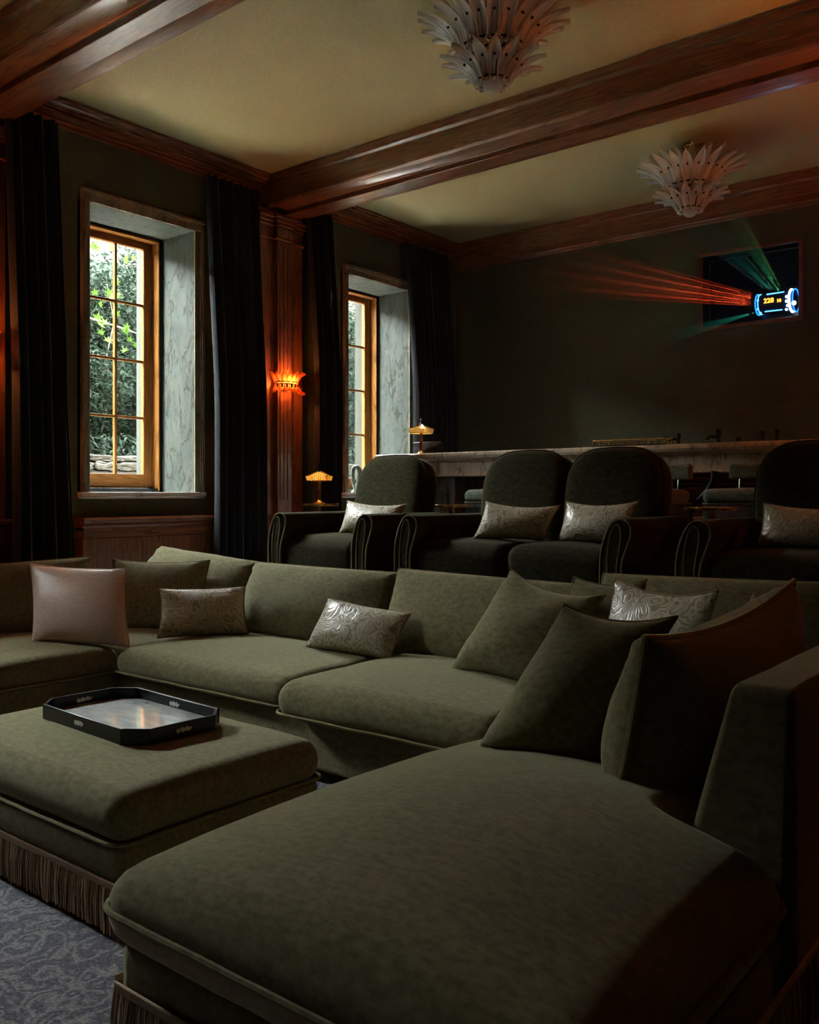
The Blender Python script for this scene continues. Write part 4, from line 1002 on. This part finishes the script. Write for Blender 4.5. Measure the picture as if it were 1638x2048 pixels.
# ================================================================== CRYSTAL CHANDELIERS AND SCONCES
def leaf_mesh(L, W, curl, base_r, rise, nl=12, nw=6, th=.006):
    """a long glass leaf growing in the x-z plane from (base_r,0,0), tip curling outwards"""
    V = []; UV = []
    for side in (1, -1):
        for i in range(nl + 1):
            a = 1 - (1 - i / nl) ** 1.7; x = base_r + L * (curl * a ** 2.1 + .16 * a); z = L * (rise * a - .26 * a ** 3)
            da = .01; dx = L * (curl * 2.1 * max(a, .01) ** 1.1 + .16); dz = L * (rise - .78 * a * a); l_ = math.hypot(dx, dz); nx, nz_ = -dz / l_, dx / l_
            wv = W / 2 * max(.03, math.sin(math.pi * (.13 + .86 * a)) ** .75)
            if a > .86: wv *= max(.10, math.sqrt(max(0, 1 - ((a - .86) / .14) ** 2)))
            for j in range(nw + 1):
                s = -1 + 2 * j / nw; cup = .22 * W * s * s
                V.append((x - nx * cup * -1 * -1 + nx * th / 2 * side, s * wv, z - nz_ * cup + nz_ * th / 2 * side)); UV.append((s * .5 + .5, a))
    N = (nl + 1) * (nw + 1); Fs = []
    for i in range(nl):
        for j in range(nw):
            q = (i * (nw + 1) + j, i * (nw + 1) + j + 1, (i + 1) * (nw + 1) + j + 1, (i + 1) * (nw + 1) + j); Fs += [q, tuple(N + k for k in q[::-1])]
    rim = [j for j in range(nw + 1)] + [i * (nw + 1) + nw for i in range(1, nl + 1)] + [nl * (nw + 1) + j for j in range(nw - 1, -1, -1)] + [i * (nw + 1) for i in range(nl - 1, 0, -1)]
    Fs += [(rim[k], rim[(k + 1) % len(rim)], N + rim[(k + 1) % len(rim)], N + rim[k]) for k in range(len(rim))]
    return V, Fs, UV
LM = {}
def leaf_data(key, *args, mt=None):
    if key not in LM:
        V, Fs, UV = leaf_mesh(*args); o = MB().add(V, Fs).build('leaf', mt, None, angle=60, uv=UV); LM[key] = o.data; bpy.data.objects.remove(o)
        b = MB().sphere((0, 0, 0), .0085, 8, 6).build('stud', BRONZE, None); LM[key + 's'] = b.data; bpy.data.objects.remove(b)
    return LM[key]
def put_leaf(root, key, mtx, stud=None):
    o = bpy.data.objects.new('leaf', LM[key]); C.objects.link(o); o.parent = root; o.matrix_basis = mtx
    if stud:
        s = bpy.data.objects.new('stud', LM[key + 's']); C.objects.link(s); s.parent = o; s.location = stud
    return o
leaf_data('big', .36, .098, .62, .0, .88, mt=CRYS); leaf_data('small', .30, .088, .60, .0, .88, mt=CRYS)
def stud_at(L, curl, rise, a): return (L * (curl * a ** 2.1 + .16 * a) + .012, 0, L * (rise * a - .26 * a ** 3) - .006)
def chandelier(x, y, zb, label):
    root = empty('chandelier', (x, y, zb), label, 'chandelier', 'two crystal palm leaf chandeliers')
    MB().lathe([(.001, ZC), (.075, ZC), (.075, ZC - .014), (.058, ZC - .018), (.055, ZC - .03), (.038, ZC - .036), (.034, ZC - .05), (.018, ZC - .06), (.014, ZC - .10), (.014, zb + .12), (.001, zb + .12)], (x, y, 0), 28).build('canopy', BRASS, root, angle=35)
    fr = MB()
    for r_, z_ in ((.21, zb + .40), (.20, zb + .26), (.12, zb + .24), (.10, zb + .07)):
        fr.tube([(x + r_ * math.cos(2 * math.pi * k / 32), y + r_ * math.sin(2 * math.pi * k / 32), z_) for k in range(32)], .006, 6, True)
    for k in range(4):
        a = math.pi / 4 + k * math.pi / 2
        fr.tube([(x, y, zb + .33), (x + .21 * math.cos(a), y + .21 * math.sin(a), zb + .40)], .005, 6); fr.tube([(x, y, zb + .16), (x + .12 * math.cos(a), y + .12 * math.sin(a), zb + .24)], .005, 6)
        fr.tube([(x + .20 * math.cos(a), y + .20 * math.sin(a), zb + .26), (x + .10 * math.cos(a), y + .10 * math.sin(a), zb + .07)], .004, 6)
    fr.build('frame', BRONZE, root)
    rd = random.Random(5)
    for key, nleaf, r_, z_, sc, tilt, st in (('big', 20, .185, .235, 1.0, 0, .5), ('big', 14, .165, .275, .92, -14, .5), ('small', 14, .085, .045, 1.0, 4, .52), ('small', 10, .075, .08, .92, -13, .52)):
        for k in range(nleaf):
            a = 2 * math.pi * (k + (.5 if tilt < 0 else 0)) / nleaf + rd.uniform(-.03, .03)
            m_ = Matrix.Translation((r_ * math.cos(a), r_ * math.sin(a), z_)) @ Matrix.Rotation(a, 4, 'Z') @ Matrix.Rotation(R(tilt + rd.uniform(-3, 3)), 4, 'Y') @ Matrix.Scale(sc, 4)
            L, cu = (.36, .60) if key == 'big' else (.30, .56)
            put_leaf(root, key, m_, stud_at(L, cu + .02, .88, st))
    MB().sphere((x, y, zb + .06), .068, 24, 14, .92).build('globe', leaf_glass('globe_glass', (.86, .86, .86), .35, .3, .1, ribs=False) if 'globe_glass' not in bpy.data.materials else bpy.data.materials['globe_glass'], root, angle=180)
    return root
chandelier(-3.09, 4.64, 3.81, 'crystal palm leaf chandelier cut off by the top of the view')
chandelier(-3.06, 7.70, 3.775, 'crystal palm leaf chandelier seen whole, nearer the projector')
leaf_data('sc', .155, .062, .42, .0, .92, mt=AMB)
def sconce(y, label, side=1):
    x = XL + .10; z = 2.43
    root = empty('wall_sconce', (x, y, z), label, 'sconce', 'amber leaf sconces on the pilasters')
    MB().box(x, x + .015, y - .05, y + .05, z - .07, z + .07).build('backplate', BRONZE, root, bevel=.004)
    fr = MB()
    for dz in (-.012, .012): fr.tube([(x + .005 + .11 * math.sin(math.pi * k / 20), y + .125 * math.cos(math.pi * k / 20), z + dz) for k in range(21)], .0055, 6)
    fr.build('frame', BRONZE, root)
    for k in range(9):
        a = R(-88 + 22 * k)
        m_ = Matrix.Translation((.005 + .10 * math.cos(a), .115 * math.sin(a), .002)) @ Matrix.Rotation(a, 4, 'Z')
        put_leaf(root, 'sc', m_, (.018, 0, .02) if False else None)
        m2 = Matrix.Translation((.005 + .10 * math.cos(a + .18), .115 * math.sin(a + .18), -.002)) @ Matrix.Rotation(a + .18, 4, 'Z') @ Matrix.Diagonal((1, 1, -1, 1))
        if k < 8: put_leaf(root, 'sc', m2)
    st_ = MB()
    for k in range(8):
        a = R(-77 + 22 * k); st_.box(x + .008 + .118 * math.cos(a) - .006, x + .008 + .118 * math.cos(a) + .006, y + .13 * math.sin(a) - .006, y + .13 * math.sin(a) + .006, z - .045, z - .012)
    st_.build('clips', BRONZE, root)
    for dy in (-.04, .04): MB().sphere((x + .05, y + dy, z + .02), .014).build('bulb', emit('sconce_bulb', (1, .35, .08), 9.0) if 'sconce_bulb' not in bpy.data.materials else bpy.data.materials['sconce_bulb'], root)
    L = bpy.data.lights.new('sconce_light', 'POINT'); L.energy = SCONCE * (11 if side < 0 and y > 6 else 1); L.color = (1, .26, .06); L.shadow_soft_size = .03
    lo_ = bpy.data.objects.new('sconce_light', L); C.objects.link(lo_); lo_.location = (x + .055, y, z + .02)
    if side < 0:
        root.rotation_euler = (0, 0, math.pi); root.location = (XR - .18, y, z); lo_.location = (XR - .18 - .055, y, z + .02)
SCONCE = 13.0
sconce(6.115, 'glowing orange glass leaf sconce between the two windows')
sconce(3.055, 'orange glass leaf sconce at the left edge of the view, barely in frame')
sconce(-0.005, 'orange glass leaf sconce on the pilaster beside the viewer')
# the right wall repeats the left one: pilasters with sconces under the beam ends (out of view)
for i, py in enumerate((0.05, 3.11, 6.17)):
    nt_ += 1
    root = empty(f'trim_{nt_}', (XR, py, 0), 'oak pilaster on the right wall', None, None, 'structure')
    box('backing_board', WZ, XR - .10, XR, py - .29, py + .29, 0, 4.115, root)
    box('shaft', WZ, XR - .18, XR - .10, py - .12, py + .12, 0, 4.06, root)
    if i == 2: sconce(py, 'orange glass leaf sconce on the right wall near the bar', side=-1)

# ================================================================== PROJECTOR
nt_ += 1
pfm = empty(f'trim_{nt_}', (-3.01, YB, 3.4), 'oak frame around the projector port', None, None, 'structure')
fx0, fx1, fz0, fz1 = -3.52, -2.50, 3.02, 3.81
for q in ((fx0, fx1, fz0, fz0 + .04, WX), (fx0, fx1, fz1 - .04, fz1, WX)): box('rail', q[4], q[0], q[1], YB - .035, YB + .18, q[2], q[3], pfm)
for q in ((fx0, fx0 + .04), (fx1 - .04, fx1)): box('stile', WZ, q[0], q[1], YB - .035, YB + .18, fz0 + .04, fz1 - .04, pfm)
box('glass', pane_glass('port_glass', (.9, .95, 1), .25), PX0 - .0, PX1, YB + .165, YB + .17, PZ0, PZ1, pfm, 0)
pj = empty('projector', (-2.82, YB + .42, 3.10), 'digital projector glowing blue and white behind the port glass', 'projector')
box('housing', BLACKM, -3.05, -2.52, YB + .42, YB + .95, 3.08, 3.46, pj, .02)
box('shelf', BLACKM, -3.2, -2.4, YB + .22, YB + 1.0, 2.99, 3.08, pj, .004)
yc, zc = YB + .33, 3.285
CYL = plain('projector_barrel', (.03, .06, .16), .25, .5)
def ringx(x, r_, t, mt, nm):
    pts = [(x, yc + r_ * math.cos(2 * math.pi * k / 40), zc + r_ * math.sin(2 * math.pi * k / 40)) for k in range(40)]
    return MB().tube(pts, t, 8, True).build(nm, mt, pj)
bb = MB(); n = 36
prf = [(-3.035, .001), (-3.035, .095), (-2.665, .105), (-2.665, .001)]
V = [(x_, yc + r_ * math.cos(2 * math.pi * k / n), zc + r_ * math.sin(2 * math.pi * k / n)) for k in range(n) for x_, r_ in prf]
bb.add(V, [(k * 4 + j, ((k + 1) % n) * 4 + j, ((k + 1) % n) * 4 + j + 1, k * 4 + j + 1) for k in range(n) for j in range(3)]).build('lens_barrel', CYL, pj, angle=40)
BLUE = emit('blue_led', (.01, .16, 1.0), 4.0); CYAN = emit('cyan_led', (.15, .62, 1.0), 2.6); HOT = emit('lamp_white', (.75, .92, 1.0), 12.0); ORA = emit('orange_digits', (1, .30, .03), 4.5)
ringx(-3.03, .103, .007, BLUE, 'led_ring'); ringx(-3.005, .101, .005, CYAN, 'led_ring'); ringx(-2.70, .110, .011, HOT, 'led_ring'); ringx(-2.665, .112, .006, BLUE, 'led_ring')
for k, (dx, da) in enumerate(((-.345, 215), (-.34, 165), (-.33, 245), (-.06, 190), (-.055, 215), (-.06, 165), (-.075, 240))):
    a = R(da); MB().sphere((-2.665 + dx, yc + .102 * math.cos(a), zc + .102 * math.sin(a)), .011 if k < 3 else .014, 10, 8).build('status_light', CYAN if k < 3 else HOT, pj)
for x_a, x_b, da in ((-2.95, -2.78, 238), (-2.93, -2.76, 125)):
    a = R(da); MB().tube([(x_a, yc + .103 * math.cos(a), zc + .103 * math.sin(a)), (x_b, yc + .105 * math.cos(a), zc + .105 * math.sin(a))], .006, 6).build('light_bar', CYAN, pj)
MB().sphere((-2.655, yc - .10, zc - .045), .022).build('lamp_flare', HOT, pj)
def txt(s, x, z, size):
    cu = bpy.data.curves.new('display_digits', 'FONT'); cu.body = s; cu.size = size; cu.extrude = .001; cu.offset = .002
    t = bpy.data.objects.new('display_digits', cu); C.objects.link(t); cu.materials.append(ORA); t.parent = pj; t.matrix_parent_inverse = Matrix.Translation(-pj.location)
    bpy.context.view_layer.update()
    me = bpy.data.meshes.new_from_object(t); bpy.data.objects.remove(t)
    t = bpy.data.objects.new('display_digits', me); C.objects.link(t); t.parent = pj; t.matrix_parent_inverse = Matrix.Translation(-pj.location)
    t.location = (x, yc - .108, z); t.rotation_euler = (R(90), 0, 0); t['kind'] = 'stuff'
txt('228', -2.945, zc - .012, .066); txt('10', -2.82, zc - .018, .045)
# projection beams: spots in thin haze
def spot(dst, col, e, deg, src, blend=.5):
    L = bpy.data.lights.new('projector_beam', 'SPOT'); L.energy = e; L.color = col; L.spot_size = R(deg); L.spot_blend = blend; L.shadow_soft_size = .004
    o = bpy.data.objects.new('projector_beam', L); C.objects.link(o); o.location = src
    o.rotation_euler = (Vector(dst) - Vector(src)).to_track_quat('-Z', 'Y').to_euler()

BEAM = 9000.0
for src, dst, e, d in (((-2.920, 9.060, 3.309), (-3.194, 6.500, 3.219), 0.12, 0.45),
    ((-2.920, 9.060, 3.295), (-3.194, 6.500, 3.178), 0.5, 0.35),
    ((-2.920, 9.060, 3.282), (-3.194, 6.500, 3.137), 0.18, 0.40),
    ((-2.920, 9.060, 3.268), (-3.194, 6.500, 3.095), 0.95, 0.25),
    ((-2.920, 9.060, 3.255), (-3.194, 6.500, 3.054), 0.3, 0.40),
    ((-2.920, 9.060, 3.241), (-3.194, 6.500, 3.012), 1.4, 0.30),
    ((-2.920, 9.060, 3.228), (-3.194, 6.500, 2.971), 0.45, 0.40),
    ((-2.920, 9.060, 3.214), (-3.194, 6.500, 2.929), 1.1, 0.25),
    ((-2.920, 9.060, 3.201), (-3.194, 6.500, 2.888), 0.25, 0.35)):
    spot(dst, (1, .08, .02), BEAM * e * 4.0, d, src)
for src, dst, c, e, d in (((-2.792, 9.060, 3.305), (-2.504, 6.300, 3.228), (0.35, 0.7, 0.65), 0.1, 0.5),
    ((-2.768, 9.060, 3.307), (-2.359, 6.300, 3.191), (0.05, 0.65, 0.5), 0.035, 3.0),
    ((-2.749, 9.060, 3.314), (-2.236, 6.300, 3.158), (0.25, 0.8, 0.45), 0.1, 0.7),
    ((-2.707, 9.060, 3.303), (-2.156, 6.300, 3.186), (0.12, 0.85, 0.35), 0.05, 2.8),
    ((-2.679, 9.060, 3.299), (-2.105, 6.300, 3.204), (0.35, 1, 0.25), 0.16, 1.0),
    ((-2.930, 9.060, 3.143), (-2.703, 6.800, 2.613), (0.05, 0.7, 0.45), 0.06, 2.6)):
    spot(dst, c, BEAM * e * 2.0, d, src)
m, nt, bs = mat('thin_haze'); nt.nodes.remove(bs)            # haze thins out away from the projector booth
tc = nd(nt, 'ShaderNodeTexCoord'); sx = nd(nt, 'ShaderNodeSeparateXYZ'); nt.links.new(tc.outputs['Object'], sx.inputs[0])
mr = nd(nt, 'ShaderNodeMapRange', i_From_Min=4.9, i_From_Max=9.04, i_To_Min=0.0, i_To_Max=1.0); nt.links.new(sx.outputs[1], mr.inputs[0])
pw_ = nd(nt, 'ShaderNodeMath', operation='POWER'); pw_.inputs[1].default_value = 2.0; nt.links.new(mr.outputs[0], pw_.inputs[0])
dn = nd(nt, 'ShaderNodeMath', operation='MULTIPLY'); dn.inputs[1].default_value = .055; nt.links.new(pw_.outputs[0], dn.inputs[0])
vsn = nd(nt, 'ShaderNodeVolumeScatter'); vsn.inputs['Anisotropy'].default_value = .35; nt.links.new(dn.outputs[0], vsn.inputs['Density'])
nt.links.new(vsn.outputs[0], nt.nodes['Material Output'].inputs['Volume'])
tag(MB().box(-3.8, -1.9, 4.9, 9.04, 2.3, 3.74).build('haze', m, smooth=False), 'thin haze catching the coloured projector beams', kind='stuff')
